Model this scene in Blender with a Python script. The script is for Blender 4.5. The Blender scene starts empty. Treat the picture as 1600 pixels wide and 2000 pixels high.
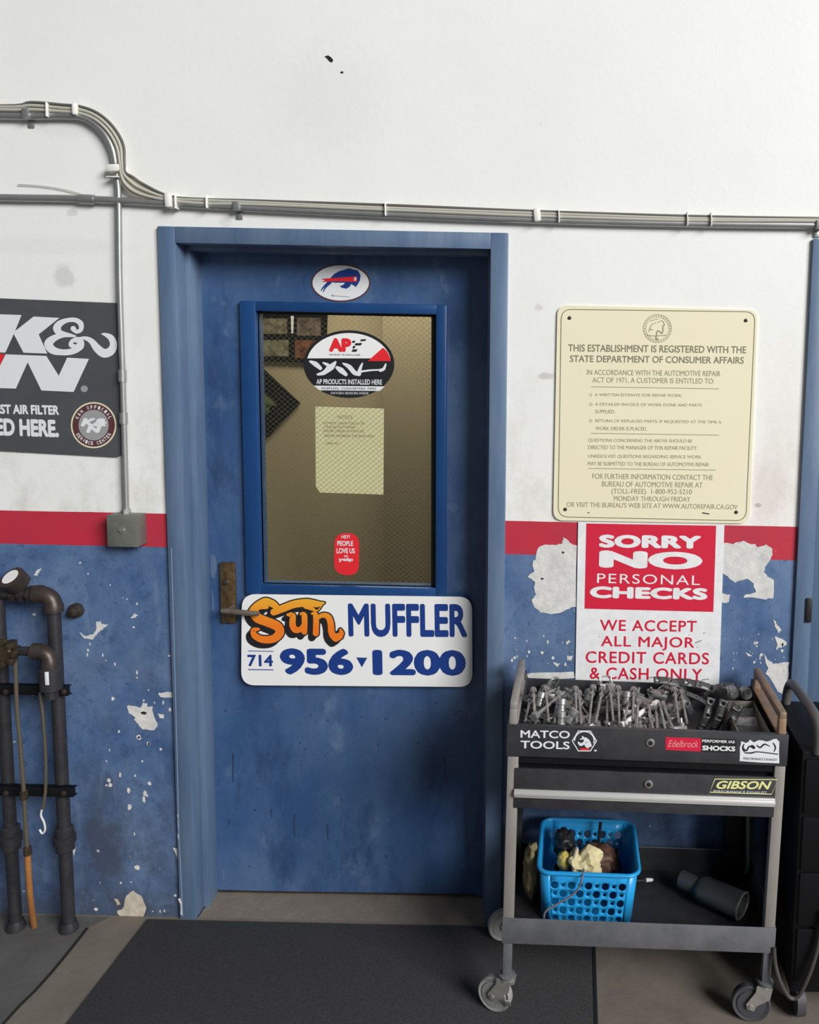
import bpy, bmesh, math, random
from mathutils import Vector, Matrix, noise
random.seed(7)
SC = bpy.context.scene
COL = SC.collection

# ------------------------------------------------------------------ camera
F_, CX, CY, PITCH, YAW, ROLL = 1600.0, 1119.006, 880.0, 0.10526, -0.0036, -0.01999
CAM = Vector((0.71516, -2.42672, 1.77243))
cp, sp, cy_, sy_, cr, sr = math.cos(PITCH), math.sin(PITCH), math.cos(YAW), math.sin(YAW), math.cos(ROLL), math.sin(ROLL)
FW = Vector((sy_*cp, cy_*cp, -sp)); R0 = Vector((cy_, -sy_, 0)); D0 = FW.cross(R0)
RR = cr*R0 + sr*D0; DD = -sr*R0 + cr*D0
cam_d = bpy.data.cameras.new('camera'); cam = bpy.data.objects.new('camera', cam_d); COL.objects.link(cam)
cam.matrix_world = Matrix(((RR.x, -DD.x, -FW.x, CAM.x), (RR.y, -DD.y, -FW.y, CAM.y), (RR.z, -DD.z, -FW.z, CAM.z), (0, 0, 0, 1)))
cam_d.sensor_fit = 'VERTICAL'; cam_d.sensor_height = 36; cam_d.lens = 36*F_/2000
cam_d.shift_x = (800-CX)/2000; cam_d.shift_y = (CY-1000)/2000
cam_d.clip_start = .05
SC.camera = cam

# ------------------------------------------------------------------ light and exposure
SC.view_settings.view_transform = 'Standard'; SC.view_settings.look = 'None'
SC.view_settings.gamma = 1; SC.view_settings.use_curve_mapping = False
SC.view_settings.exposure = 0.0
W = bpy.data.worlds.new('world'); SC.world = W; W.use_nodes = True
W.node_tree.nodes['Background'].inputs[0].default_value = (.86, .92, 1, 1)
W.node_tree.nodes['Background'].inputs[1].default_value = .16
def area(name, loc, target, sx, sy, power, col=(1, 1, 1)):
    l = bpy.data.lights.new(name, 'AREA'); l.shape = 'RECTANGLE'; l.size = sx; l.size_y = sy; l.energy = power; l.color = col
    o = bpy.data.objects.new(name, l); COL.objects.link(o); o.location = loc
    o.rotation_euler = (Vector(target)-Vector(loc)).to_track_quat('-Z', 'Y').to_euler(); return o
area('bay_door_daylight', (13.0, -12.6, 9.6), (.3, 0, 1.2), 9.0, 7.0, 5300, (1, .995, .975))
area('office_ceiling_light', (-.1, 1.0, 2.45), (-.1, 1.05, 0), .9, .5, 24, (1, .90, .70))

# ------------------------------------------------------------------ helpers
def ray(px, py): return (px-CX)/F_*RR + (py-CY)/F_*DD + FW
def P(px, py, y=0.0):                     # photograph point on the upright plane Y=y
    d = ray(px, py); return CAM + d*((y-CAM.y)/d.y)
CART = Vector((.92, -.21, 0)); CTH = math.radians(.9)
CROT = Matrix.Rotation(CTH, 3, 'Y'); CINV = CROT.inverted()
def CP(px, py, y=0.0): return CART + CINV @ (P(px, py, y)-CART)      # the same, in the cart's own upright frame
def cw(p): return CART + CROT @ (Vector(p)-CART)

def nt(m): return m.node_tree.nodes, m.node_tree.links
MATS = {}
def mat(name, col, rough=.6, metal=0.0, col2=None, scale=12, amt=.5, bump=0.0, bscale=60, spec=.5, stretch=None):
    m = bpy.data.materials.new(name); m.use_nodes = True; N, L = nt(m); b = N['Principled BSDF']
    b.inputs['Base Color'].default_value = (*col, 1); b.inputs['Roughness'].default_value = rough; b.inputs['Metallic'].default_value = metal
    b.inputs['Specular IOR Level'].default_value = spec
    if col2 or bump:
        tc = N.new('ShaderNodeTexCoord'); src = tc.outputs['Object']
        if stretch:
            mp = N.new('ShaderNodeMapping'); mp.inputs['Scale'].default_value = stretch; L.new(src, mp.inputs[0]); src = mp.outputs[0]
    if col2:
        n = N.new('ShaderNodeTexNoise'); n.inputs['Scale'].default_value = scale; n.inputs['Detail'].default_value = 6; n.inputs['Roughness'].default_value = .65
        L.new(src, n.inputs['Vector'])
        r = N.new('ShaderNodeValToRGB'); r.color_ramp.elements[0].position = .5-amt/2; r.color_ramp.elements[1].position = .5+amt/2
        r.color_ramp.elements[0].color = (*col, 1); r.color_ramp.elements[1].color = (*col2, 1)
        L.new(n.outputs['Fac'], r.inputs[0]); L.new(r.outputs[0], b.inputs['Base Color'])
    if bump:
        n2 = N.new('ShaderNodeTexNoise'); n2.inputs['Scale'].default_value = bscale; n2.inputs['Detail'].default_value = 4; L.new(src, n2.inputs['Vector'])
        bp = N.new('ShaderNodeBump'); bp.inputs['Strength'].default_value = bump; bp.inputs['Distance'].default_value = .004
        L.new(n2.outputs['Fac'], bp.inputs['Height']); L.new(bp.outputs[0], b.inputs['Normal'])
    MATS[name] = m; return m

def link(name, me, mats, parent=None, loc=None):
    o = bpy.data.objects.new(name, me); COL.objects.link(o)
    for m in (mats if isinstance(mats, (list, tuple)) else [mats]): me.materials.append(m)
    if parent is not None: o.parent = parent
    if loc is not None: o.location = loc
    return o
ORG = {}                                  # thing origin for every object
def org(o): return ORG.get(o.name, Vector((0, 0, 0)))

class MB:
    def __init__(s): s.bm = bmesh.new(); s.mi = 0; s.lay = 0.0
    def _f(s, vs, smooth=False):
        try: f = s.bm.faces.new(vs)
        except ValueError: return None
        f.material_index = s.mi; f.smooth = smooth; return f
    def v(s, p): return s.bm.verts.new(Vector(p))
    def box(s, a, b, bev=0.0, M=None):
        x0, x1 = sorted((a[0], b[0])); y0, y1 = sorted((a[1], b[1])); z0, z1 = sorted((a[2], b[2]))
        if bev > 0:
            e = min(bev, (x1-x0)*.45, (y1-y0)*.45, (z1-z0)*.45)
            t = bmesh.new(); vs = [t.verts.new(p) for p in ((x0, y0, z0), (x1, y0, z0), (x1, y1, z0), (x0, y1, z0), (x0, y0, z1), (x1, y0, z1), (x1, y1, z1), (x0, y1, z1))]
            for q in ((0, 3, 2, 1), (4, 5, 6, 7), (0, 1, 5, 4), (1, 2, 6, 5), (2, 3, 7, 6), (3, 0, 4, 7)): t.faces.new([vs[i] for i in q])
            bmesh.ops.bevel(t, geom=t.edges[:], offset=e, segments=2, affect='EDGES', profile=.5)
            mp = {}
            for q in t.verts: mp[q] = s.v(M @ q.co if M else q.co)
            for f in t.faces: s._f([mp[q] for q in f.verts])
            t.free(); return
        vs = [Vector(p) for p in ((x0, y0, z0), (x1, y0, z0), (x1, y1, z0), (x0, y1, z0), (x0, y0, z1), (x1, y0, z1), (x1, y1, z1), (x0, y1, z1))]
        vs = [s.v(M @ p if M else p) for p in vs]
        for q in ((0, 3, 2, 1), (4, 5, 6, 7), (0, 1, 5, 4), (1, 2, 6, 5), (2, 3, 7, 6), (3, 0, 4, 7)): s._f([vs[i] for i in q])
    def tube(s, path, r, seg=12, caps=True, closed=False):
        path = [Vector(p) for p in path]; n = len(path)
        rs = r if isinstance(r, (list, tuple)) else [r]*n
        rings = []; up = None
        for i, p in enumerate(path):
            a = path[i-1] if i > 0 else (path[-1] if closed else p); b = path[i+1] if i < n-1 else (path[0] if closed else p)
            t = (b-a).normalized()
            if up is None:
                up = t.cross(Vector((0, 0, 1)));
                if up.length < .01: up = t.cross(Vector((0, 1, 0)))
            up = (up - t*up.dot(t));
            if up.length < 1e-6: up = t.orthogonal()
            up.normalize(); w = t.cross(up)
            rings.append([s.v(p + (up*math.cos(2*math.pi*k/seg) + w*math.sin(2*math.pi*k/seg))*rs[i]) for k in range(seg)])
        for i in range(n if closed else n-1):
            A, B = rings[i], rings[(i+1) % n]
            for k in range(seg): s._f([A[k], A[(k+1) % seg], B[(k+1) % seg], B[k]], True)
        if caps and not closed: s._f(rings[0][::-1]); s._f(rings[-1])
    def cyl(s, a, b, r, seg=16, r2=None): s.tube([a, b], [r, r if r2 is None else r2], seg)
    def lathe(s, prof, o, ax, seg=20):    # prof: (radius, height) along axis ax from o
        ax = Vector(ax).normalized(); u = ax.orthogonal().normalized(); w = ax.cross(u); o = Vector(o)
        rings = []
        for r, h in prof: rings.append([s.v(o + ax*h + (u*math.cos(2*math.pi*k/seg) + w*math.sin(2*math.pi*k/seg))*max(r, 1e-5)) for k in range(seg)])
        for A, B in zip(rings, rings[1:]):
            for k in range(seg): s._f([A[k], A[(k+1) % seg], B[(k+1) % seg], B[k]], True)
        s._f(rings[0][::-1]); s._f(rings[-1])
    def poly(s, pts, back=0.0):           # a flat outline, given a thickness towards +Y
        pts = [Vector(p) for p in pts]
        f = s._f([s.v(p) for p in pts])
        if f and f.normal_update() is None and f.normal.y > 0: f.normal_flip()
        if back:
            q = [s.v(p+Vector((0, back, 0))) for p in pts]; s._f(q); a = [s.v(p) for p in pts]
            for i in range(len(pts)): j = (i+1) % len(pts); s._f([a[i], a[j], q[j], q[i]])
    def stroke(s, pts, w, f=P, y=0.0, seg=6):     # a ribbon of varying width through photograph points
        n = len(pts); ws = w if isinstance(w, (list, tuple)) else [w]*n
        cpts, cws = [], []
        def cr4(a, b, c, d, t): return .5*((2*b) + (-a+c)*t + (2*a-5*b+4*c-d)*t*t + (-a+3*b-3*c+d)*t**3)
        for i in range(n-1):
            a, b, c, d = pts[max(i-1, 0)], pts[i], pts[i+1], pts[min(i+2, n-1)]
            for k in range(seg):
                t = k/seg; cpts.append((cr4(a[0], b[0], c[0], d[0], t), cr4(a[1], b[1], c[1], d[1], t))); cws.append(ws[i]*(1-t)+ws[i+1]*t)
        cpts.append(pts[-1]); cws.append(ws[-1])
        prev = None
        for i, (x, yy) in enumerate(cpts):
            a = cpts[max(i-1, 0)]; b = cpts[min(i+1, len(cpts)-1)]
            dx, dy = b[0]-a[0], b[1]-a[1]; l = math.hypot(dx, dy) or 1; nx, ny = -dy/l*cws[i]/2, dx/l*cws[i]/2
            cur = ((x+nx, yy+ny), (x-nx, yy-ny))
            s.lay += 1.5e-6
            if prev: s._f([s.v(f(*q, y-s.lay)) for q in (prev[0], prev[1], cur[1], cur[0])])
            prev = cur
        for (x, yy), ww in ((cpts[0], cws[0]), (cpts[-1], cws[-1])):
            s.lay += 1.5e-6; s._f([s.v(f(x+ww/2*math.cos(t*math.pi/8), yy+ww/2*math.sin(t*math.pi/8), y-s.lay)) for t in range(16)])
    def build(s, name, m, parent=None, loc=None, sharp=35, mod=None):
        bmesh.ops.recalc_face_normals(s.bm, faces=s.bm.faces[:]) if mod != 'flat' else None
        o0 = org(parent) if parent is not None else (Vector(loc) if loc is not None else Vector((0, 0, 0)))
        bmesh.ops.translate(s.bm, verts=s.bm.verts[:], vec=-o0)
        me = bpy.data.meshes.new(name); s.bm.to_mesh(me); s.bm.free()
        try: me.set_sharp_from_angle(angle=math.radians(sharp))
        except Exception: pass
        o = link(name, me, m, parent, loc if parent is None else None)
        ORG[o.name] = o0
        return o

def thing(name, label, cat, loc, group=None, rot=None):
    o = bpy.data.objects.new(name, None); COL.objects.link(o); o.location = loc; o.empty_display_size = .05
    if rot: o.rotation_euler = rot
    ORG[o.name] = Vector(loc); return tag(o, label, cat, group)
def tag(o, label, cat, group=None):
    o['label'] = label; o['category'] = cat
    if group: o['group'] = group
    return o
def struct(o): o['kind'] = 'structure'; return o
def dup(root, loc, rot=None, label=None, group=None, scale=None):
    r = root.copy(); COL.objects.link(r); r.location = loc
    if rot is not None: r.rotation_euler = rot
    if scale: r.scale = scale
    if label: r['label'] = label
    if group: r['group'] = group
    for ch in list(root.children):
        c = ch.copy(); COL.objects.link(c); c.parent = r
        for g in list(ch.children):
            d = g.copy(); COL.objects.link(d); d.parent = c
    return r

def rrect(tl, tr, br, bl, r, n=7):        # rounded quadrilateral in photograph points
    cs = [Vector(c) for c in (tl, tr, br, bl)]; out = []
    for i, c in enumerate(cs):
        a = c + (cs[i-1]-c).normalized()*r; b = c + (cs[(i+1) % 4]-c).normalized()*r
        for k in range(n+1):
            t = k/n; out.append(tuple((1-t)**2*a + 2*t*(1-t)*c + t*t*b))
    return out
def ell(c, rx, ry, n=48, a0=0, a1=360, rot=0):
    o = []
    for k in range(n+1 if a1-a0 < 360 else n):
        t = math.radians(a0+(a1-a0)*k/n); x, y = rx*math.cos(t), ry*math.sin(t); q = math.radians(rot)
        o.append((c[0]+x*math.cos(q)-y*math.sin(q), c[1]+x*math.sin(q)+y*math.cos(q)))
    return o
def Z(x0, y0, s): return lambda x, y: (x0+x/s, y0+y/s)
def flat(name, outlines, y, m, parent, f=P, back=0.0, loc=None):
    b = MB()
    for pts in outlines: b.poly([f(*p, y) for p in pts], back)
    return b.build(name, m, parent, loc)
def text_into(b, s, a, e, h, y, f=P, bold=0.0, shear=0.0, space=1.0):
    c = bpy.data.curves.new('t', 'FONT'); c.body = s; c.shear = shear; c.space_character = space; c.resolution_u = 4
    o = bpy.data.objects.new('t', c); COL.objects.link(o)
    bpy.context.view_layer.update()
    me = bpy.data.meshes.new_from_object(o.evaluated_get(bpy.context.evaluated_depsgraph_get()))
    bpy.data.objects.remove(o); bpy.data.curves.remove(c)
    xs = [v.co.x for v in me.vertices]; ys = [v.co.y for v in me.vertices]
    if not xs: return
    x0, x1, y0, y1 = min(xs)-bold, max(xs)+bold, min(ys)-bold, max(ys)+bold
    A, E = f(*a, y), f(*e, y); U = (E-A); T = f(a[0], a[1]-h, y)-A; up = Vector((-U.z, 0, U.x)).normalized()*T.length
    shifts = [(0, 0)] if bold < .009 else [(bold*math.cos(q*math.pi/4), bold*math.sin(q*math.pi/4)) for q in range(8)]+[(bold*.5, 0), (-bold*.5, 0)]
    for i, (sx, sy) in enumerate(shifts):
        d = Vector((0, -.00001*i, 0))
        vs = [b.v(A + U*((v.co.x+sx-x0)/(x1-x0)) + up*((v.co.y+sy-y0)/max(y1-y0, 1e-6)) + d) for v in me.vertices]
        for p in me.polygons: b._f([vs[i] for i in p.vertices])
    bpy.data.meshes.remove(me)
def text(name, s, a, e, h, y, m, parent, **k):
    b = MB(); text_into(b, s, a, e, h, y, **k); return b.build(name, m, parent)
def ragged(pts, amp, n=4, seed=0):        # torn outline: subdivide and shake
    rnd = random.Random(seed); out = []
    for i, p in enumerate(pts):
        q = pts[(i+1) % len(pts)]
        for k in range(n):
            t = k/n; out.append((p[0]+(q[0]-p[0])*t+rnd.uniform(-amp, amp), p[1]+(q[1]-p[1])*t+rnd.uniform(-amp, amp)))
    return out
def blob(c, r, seed=0, n=9):
    rnd = random.Random(seed); el = rnd.uniform(.6, 1.3)
    return [(c[0]+r*rnd.uniform(.6, 1.15)*math.cos(2*math.pi*k/n)*el, c[1]+r*rnd.uniform(.6, 1.15)*math.sin(2*math.pi*k/n)/el) for k in range(n)]

# ------------------------------------------------------------------ materials
def wall_mat():
    m = bpy.data.materials.new('painted_wall'); m.use_nodes = True; N, L = nt(m); b = N['Principled BSDF']; b.inputs['Roughness'].default_value = .55
    g = N.new('ShaderNodeNewGeometry'); sep = N.new('ShaderNodeSeparateXYZ'); L.new(g.outputs['Position'], sep.inputs[0])
    def math_(op, a, v=None, v2=None):
        n = N.new('ShaderNodeMath'); n.operation = op
        for i, q in enumerate((a, v, v2)):
            if q is None: continue
            if isinstance(q, (int, float)): n.inputs[i].default_value = q
            else: L.new(q, n.inputs[i])
        return n.outputs[0]
    def noise_(sc, det=5, st=None, rough=.6):
        n = N.new('ShaderNodeTexNoise'); n.inputs['Scale'].default_value = sc; n.inputs['Detail'].default_value = det; n.inputs['Roughness'].default_value = rough
        src = g.outputs['Position']
        if st:
            mp = N.new('ShaderNodeMapping'); mp.inputs['Scale'].default_value = st; L.new(src, mp.inputs[0]); src = mp.outputs[0]
        L.new(src, n.inputs['Vector']); return n.outputs['Fac']
    def ramp(fac, p0, p1):
        n = N.new('ShaderNodeMapRange'); n.inputs[1].default_value = p0; n.inputs[2].default_value = p1; n.clamp = True; L.new(fac, n.inputs[0]); return n.outputs[0]
    def mix(fac, a, c):
        n = N.new('ShaderNodeMix'); n.data_type = 'RGBA'
        if isinstance(fac, (int, float)): n.inputs[0].default_value = fac
        else: L.new(fac, n.inputs[0])
        for i, q in ((6, a), (7, c)):
            if isinstance(q, tuple): n.inputs[i].default_value = (*q, 1)
            else: L.new(q, n.inputs[i])
        return n.outputs[2]
    z = sep.outputs['Z']; x = sep.outputs['X']
    # whitewash: clean above, grubby near the stripe
    white = mix(ramp(noise_(2.2, 6), .35, .75), (.80, .805, .79), (.76, .765, .745))
    grub = math_('MULTIPLY', ramp(noise_(5.5, 8, (1, 1, .7), .72), .46, .78), ramp(z, 1.95, 1.25))
    white = mix(math_('MULTIPLY', grub, .9), white, (.42, .38, .32))
    scuff = math_('MULTIPLY', ramp(noise_(26, 6, (1, 1, .45)), .66, .78), ramp(noise_(2.3, 3), .48, .68))
    white = mix(math_('MULTIPLY', scuff, .45), white, (.33, .33, .31))
    pink = math_('MULTIPLY', ramp(x, .2, 1.3), ramp(z, 2.0, 1.35)); white = mix(math_('MULTIPLY', pink, .35), white, (.80, .72, .67))
    # named marks: (x, z, rx, rz, strength)
    for px, py, rx, rz, st, colr in ((125, 540, .035, .04, .32, (.3, .3, .28)), (1066, 735, .03, .012, .5, (.35, .33, .31)), (140, 415, .02, .012, .3, (.3, .3, .29)),
                                     (335, 920, .03, .12, .35, (.42, .38, .3)), (640, 200, .2, .19, .07, (.5, .5, .46)), (640, 200, .13, .13, .06, (.5, .5, .46)),
                                     (1480, 987, .012, .008, .6, (.25, .2, .18)), (1052, 600, .016, .012, .35, (.4, .36, .33)), (440, 435, .02, .02, .2, (.4, .4, .38)),
                                     (1500, 960, .07, .12, .22, (.55, .42, .36)), (130, 250, .1, .03, .18, (.5, .47, .44)), (90, 480, .3, .03, .12, (.5, .46, .46)), (520, 1000, .01, .01, 0, (0, 0, 0))):
        c = P(px, py)
        dx = math_('DIVIDE', math_('SUBTRACT', x, c.x), rx); dz = math_('DIVIDE', math_('SUBTRACT', z, c.z), rz)
        d = math_('ADD', math_('SQRT', math_('ADD', math_('MULTIPLY', dx, dx), math_('MULTIPLY', dz, dz))), math_('MULTIPLY', math_('SUBTRACT', noise_(38), .5), 1.3))
        white = mix(math_('MULTIPLY', ramp(d, 1.05, .55), st), white, colr)
    red = mix(ramp(noise_(7), .35, .7), (.50, .02, .045), (.41, .028, .055))
    red = mix(ramp(noise_(60, 3), .72, .76), red, (.75, .6, .58))
    blue = mix(ramp(noise_(4.2, 8, (1, 1, .7), .7), .34, .68), (.036, .09, .225), (.14, .215, .36))
    blue = mix(math_('MULTIPLY', ramp(noise_(17, 7, None, .7), .52, .70), .75), blue, (.028, .065, .155))
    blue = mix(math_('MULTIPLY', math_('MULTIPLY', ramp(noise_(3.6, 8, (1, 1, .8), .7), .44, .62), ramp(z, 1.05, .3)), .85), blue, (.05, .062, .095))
    blue = mix(math_('MULTIPLY', ramp(noise_(14, 4, (1.6, 1.6, .25)), .6, .75), .35), blue, (.22, .30, .42))
    blue = mix(math_('MULTIPLY', ramp(noise_(33, 5), .60, .68), .5), blue, (.02, .05, .13))
    blue = mix(math_('MULTIPLY', math_('MULTIPLY', ramp(noise_(48, 4), .665, .70), ramp(noise_(3.7, 3), .5, .6)), .8), blue, (.55, .56, .55))
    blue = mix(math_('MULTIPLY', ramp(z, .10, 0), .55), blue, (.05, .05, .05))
    edge = math_('ADD', z, math_('MULTIPLY', math_('SUBTRACT', noise_(9, 3), .5), .004))
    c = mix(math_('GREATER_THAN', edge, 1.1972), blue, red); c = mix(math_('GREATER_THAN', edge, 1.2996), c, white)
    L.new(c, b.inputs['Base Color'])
    bp = N.new('ShaderNodeBump'); bp.inputs['Strength'].default_value = .13; bp.inputs['Distance'].default_value = .003; L.new(noise_(45, 4), bp.inputs['Height']); L.new(bp.outputs[0], b.inputs['Normal'])
    return m
M_WALL = wall_mat()
M_PEEL = mat('bare_plaster', (.70, .69, .66), .9, col2=(.50, .50, .50), scale=22, amt=.35, bump=.5, bscale=50)
M_PEEL2 = mat('bare_plaster_tan', (.62, .56, .47), .9, col2=(.40, .34, .27), scale=30, amt=.4, bump=.5)
M_HOLE = mat('dark_hole', (.01, .01, .01), .9)
M_FRAME = mat('blue_frame_paint', (.066, .115, .205), .42, col2=(.13, .19, .285), scale=9, amt=.35, stretch=(1, 1, .15), bump=.1)
def door_mat():
    m = bpy.data.materials.new('blue_door_paint'); m.use_nodes = True; N, L = nt(m); b = N['Principled BSDF']; b.inputs['Roughness'].default_value = .36
    tc = N.new('ShaderNodeTexCoord'); prev = None
    def lay(scale, st, p0, p1, col, k):
        nonlocal prev
        mp = N.new('ShaderNodeMapping'); mp.inputs['Scale'].default_value = st; L.new(tc.outputs['Object'], mp.inputs[0])
        n = N.new('ShaderNodeTexNoise'); n.inputs['Scale'].default_value = scale; n.inputs['Detail'].default_value = 7; n.inputs['Roughness'].default_value = .68; L.new(mp.outputs[0], n.inputs['Vector'])
        r = N.new('ShaderNodeMapRange'); r.inputs[1].default_value = p0; r.inputs[2].default_value = p1; r.inputs[4].default_value = k; L.new(n.outputs['Fac'], r.inputs[0])
        x = N.new('ShaderNodeMix'); x.data_type = 'RGBA'; L.new(r.outputs[0], x.inputs[0])
        if prev is None: x.inputs[6].default_value = (.032, .078, .19, 1)
        else: L.new(prev, x.inputs[6])
        x.inputs[7].default_value = (*col, 1); prev = x.outputs[2]
    lay(2.6, (1, 1, .6), .40, .66, (.078, .140, .265), 1); lay(5.5, (1.3, 1, .5), .52, .68, (.018, .045, .115), .8); lay(9, (1, 1, .7), .58, .72, (.13, .19, .30), .6); lay(34, (1, 1, .8), .64, .70, (.015, .03, .08), .6)
    L.new(prev, b.inputs['Base Color']); return m
M_DOOR = door_mat()
M_DSPOT = mat('door_dark_spots', (.018, .035, .085), .45, col2=(.03, .06, .13), scale=20)
M_GLAZ = mat('saturated_blue_paint', (.0045, .041, .15), .35, col2=(.008, .054, .18), scale=8)
M_CONC = mat('concrete_floor', (.125, .105, .088), .75, col2=(.20, .172, .145), scale=5, amt=.5, bump=.2, bscale=40)
M_CONC2 = mat('grey_concrete_slab', (.075, .072, .07), .75, col2=(.12, .115, .11), scale=6, amt=.5, bump=.2, bscale=40)
M_SILL = mat('door_sill_concrete', (.15, .125, .10), .8, col2=(.22, .19, .16), scale=14, amt=.6, bump=.3)
M_MAT = mat('black_floor_mat', (.022, .022, .025), .95, col2=(.055, .053, .057), scale=150, amt=.5, bump=.6, bscale=420)
M_MATE = mat('mat_rubber_edge', (.014, .016, .02), .6)
M_GALV = mat('galvanised_steel', (.33, .34, .34), .42, .75, col2=(.44, .45, .44), scale=18, amt=.6)
M_CAB1 = mat('cable_beige', (.66, .61, .48), .55); M_CAB2 = mat('cable_grey', (.45, .44, .38), .55); M_CAB3 = mat('cable_dark', (.12, .12, .11), .55)
M_TAPE = mat('white_tape', (.76, .75, .71), .6)
M_BOX = mat('grey_box_metal', (.13, .135, .12), .5, .3, col2=(.20, .205, .18), scale=20)
M_SCREW = mat('screw_steel', (.6, .6, .58), .3, .9)
M_WHITE = mat('sign_white', (.80, .80, .80), .35); M_BLACKP = mat('sign_black', (.055, .060, .066), .5, col2=(.075, .08, .086), scale=8)
M_LET = mat('letter_white', (.70, .72, .74), .5); M_RED = mat('print_red', (.60, .012, .045), .45); M_RED2 = mat('print_bright_red', (.72, .02, .03), .4)
M_INK = mat('print_black', (.012, .012, .014), .45); M_NAVY = mat('print_blue', (.008, .04, .22), .4)
M_MAROON = mat('print_maroon', (.09, .03, .035), .5); M_GREYP = mat('print_grey', (.30, .30, .31), .5); M_CREAMP = mat('print_cream', (.68, .62, .45), .5)
M_CREAM = mat('cream_sign_enamel', (.78, .715, .50), .38, col2=(.80, .75, .57), scale=3); M_OLIVE = mat('print_olive_ink', (.20, .19, .13), .5); M_OLIVE2 = mat('print_faded_ink', (.30, .275, .18), .5)
M_SORRY = mat('worn_white_board', (.80, .80, .81), .5, col2=(.70, .70, .72), scale=30, amt=.3)
M_NOTE = mat('yellow_paper', (.84, .76, .46), .8, col2=(.86, .80, .53), scale=9)
M_GASK = mat('dark_gasket', (.012, .012, .01), .7)
M_BRONZE = mat('worn_bronze', (.05, .032, .018), .5, .6, col2=(.20, .125, .055), scale=45, amt=.4)
M_LEVER = mat('lever_metal', (.32, .28, .22), .4, .7, col2=(.22, .17, .12), scale=30)
M_PIPE = mat('black_iron_pipe', (.022, .022, .027), .45, .3, col2=(.045, .042, .046), scale=25, bump=.15)
M_FIT = mat('rusty_fitting', (.035, .029, .028), .42, .45, col2=(.075, .055, .045), scale=30)
M_COPPER = mat('orange_hose', (.36, .15, .04), .5, col2=(.26, .11, .04), scale=30); M_TUBE = mat('dull_brass_tube', (.14, .12, .09), .45, .5)
M_BRASS = mat('aged_brass', (.15, .11, .07), .35, .7, col2=(.05, .04, .03), scale=40)
M_CBLK = mat('cart_black', (.022, .023, .027), .42, col2=(.046, .047, .053), scale=14, amt=.5, bump=.08)
M_CGREY = mat('cart_scuffed_grey', (.085, .088, .098), .5, col2=(.13, .132, .142), scale=16, amt=.4)
M_LEG = mat('cart_bare_metal', (.33, .31, .295), .5, .3, col2=(.26, .235, .215), scale=20, stretch=(1, 1, .3))
M_RUST = mat('cart_rusty_rail', (.20, .16, .13), .5, .3, col2=(.33, .20, .11), scale=24, amt=.3)
M_ALU = mat('aluminium_trim', (.66, .66, .65), .38, .45)
M_STEEL = mat('clamp_steel', (.46, .46, .45), .36, .6, col2=(.13, .13, .13), scale=70); M_DSTEEL = mat('dark_strap_steel', (.055, .055, .057), .42, .4, col2=(.11, .11, .11), scale=40)
M_BRIGHT = mat('bright_steel', (.85, .85, .83), .3, .3)
M_BASK = mat('blue_plastic', (.012, .27, .62), .35, col2=(.02, .31, .66), scale=6)
M_RUBB = mat('grey_rubber', (.27, .27, .26), .55); M_WHEEL = mat('dark_wheel', (.06, .06, .068), .5); M_ZINC = mat('zinc_fork', (.46, .43, .40), .4, .5, col2=(.34, .32, .29), scale=40)
M_TAN = mat('office_wall_paint', (.36, .31, .21), .8); M_TAN2 = mat('office_partition_paint', (.21, .18, .12), .8)
M_YEL = mat('sticker_pale_yellow', (.72, .72, .30), .4)
M_RAG = mat('cream_rag', (.66, .58, .34), .9, col2=(.50, .43, .24), scale=18); M_OLV = mat('olive_cloth', (.13, .115, .055), .9, col2=(.19, .165, .085), scale=18)
M_DARK = mat('near_black_plastic', (.012, .012, .014), .5); M_CABN = mat('black_cabinet_paint', (.004, .0045, .006), .5, spec=.25)
M_TIP = mat('exhaust_tip_metal', (.068, .072, .075), .5, .2, col2=(.05, .053, .056), scale=12)
M_BROWN = mat('brown_strap', (.09, .045, .03), .6); M_GREEN = mat('green_hose_rubber', (.10, .14, .10), .5)
M_CORD = mat('dark_cord', (.05, .045, .042), .5)

def glass_mat():
    m = bpy.data.materials.new('window_glass'); m.use_nodes = True; N, L = nt(m); N.remove(N['Principled BSDF'])
    t = N.new('ShaderNodeBsdfTransparent'); t.inputs[0].default_value = (.93, .94, .92, 1)
    g = N.new('ShaderNodeBsdfGlossy'); g.inputs['Roughness'].default_value = .04
    lw = N.new('ShaderNodeLayerWeight'); lw.inputs[0].default_value = .5; pw = N.new('ShaderNodeMath'); pw.operation = 'POWER'; pw.inputs[1].default_value = 4.0; L.new(lw.outputs['Facing'], pw.inputs[0]); fr = N.new('ShaderNodeMath'); fr.operation = 'MULTIPLY_ADD'; fr.inputs[1].default_value = .7; fr.inputs[2].default_value = .03; L.new(pw.outputs[0], fr.inputs[0]); mx = N.new('ShaderNodeMixShader')
    L.new(fr.outputs[0], mx.inputs[0]); L.new(t.outputs[0], mx.inputs[1]); L.new(g.outputs[0], mx.inputs[2]); L.new(mx.outputs[0], N['Material Output'].inputs[0]); return m
M_GLASS = glass_mat()
def sun_mat():                            # printed orange, yellow towards the top of the letters
    m = bpy.data.materials.new('print_orange_blend'); m.use_nodes = True; N, L = nt(m); b = N['Principled BSDF']; b.inputs['Roughness'].default_value = .4
    g = N.new('ShaderNodeNewGeometry'); s = N.new('ShaderNodeSeparateXYZ'); L.new(g.outputs['Position'], s.inputs[0])
    r = N.new('ShaderNodeMapRange'); r.inputs[1].default_value = .93; r.inputs[2].default_value = 1.03; L.new(s.outputs['Z'], r.inputs[0])
    c = N.new('ShaderNodeValToRGB'); c.color_ramp.elements[0].color = (.80, .19, .015, 1); c.color_ramp.elements[1].color = (.80, .42, .03, 1); L.new(r.outputs[0], c.inputs[0]); L.new(c.outputs[0], b.inputs['Base Color']); return m
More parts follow.
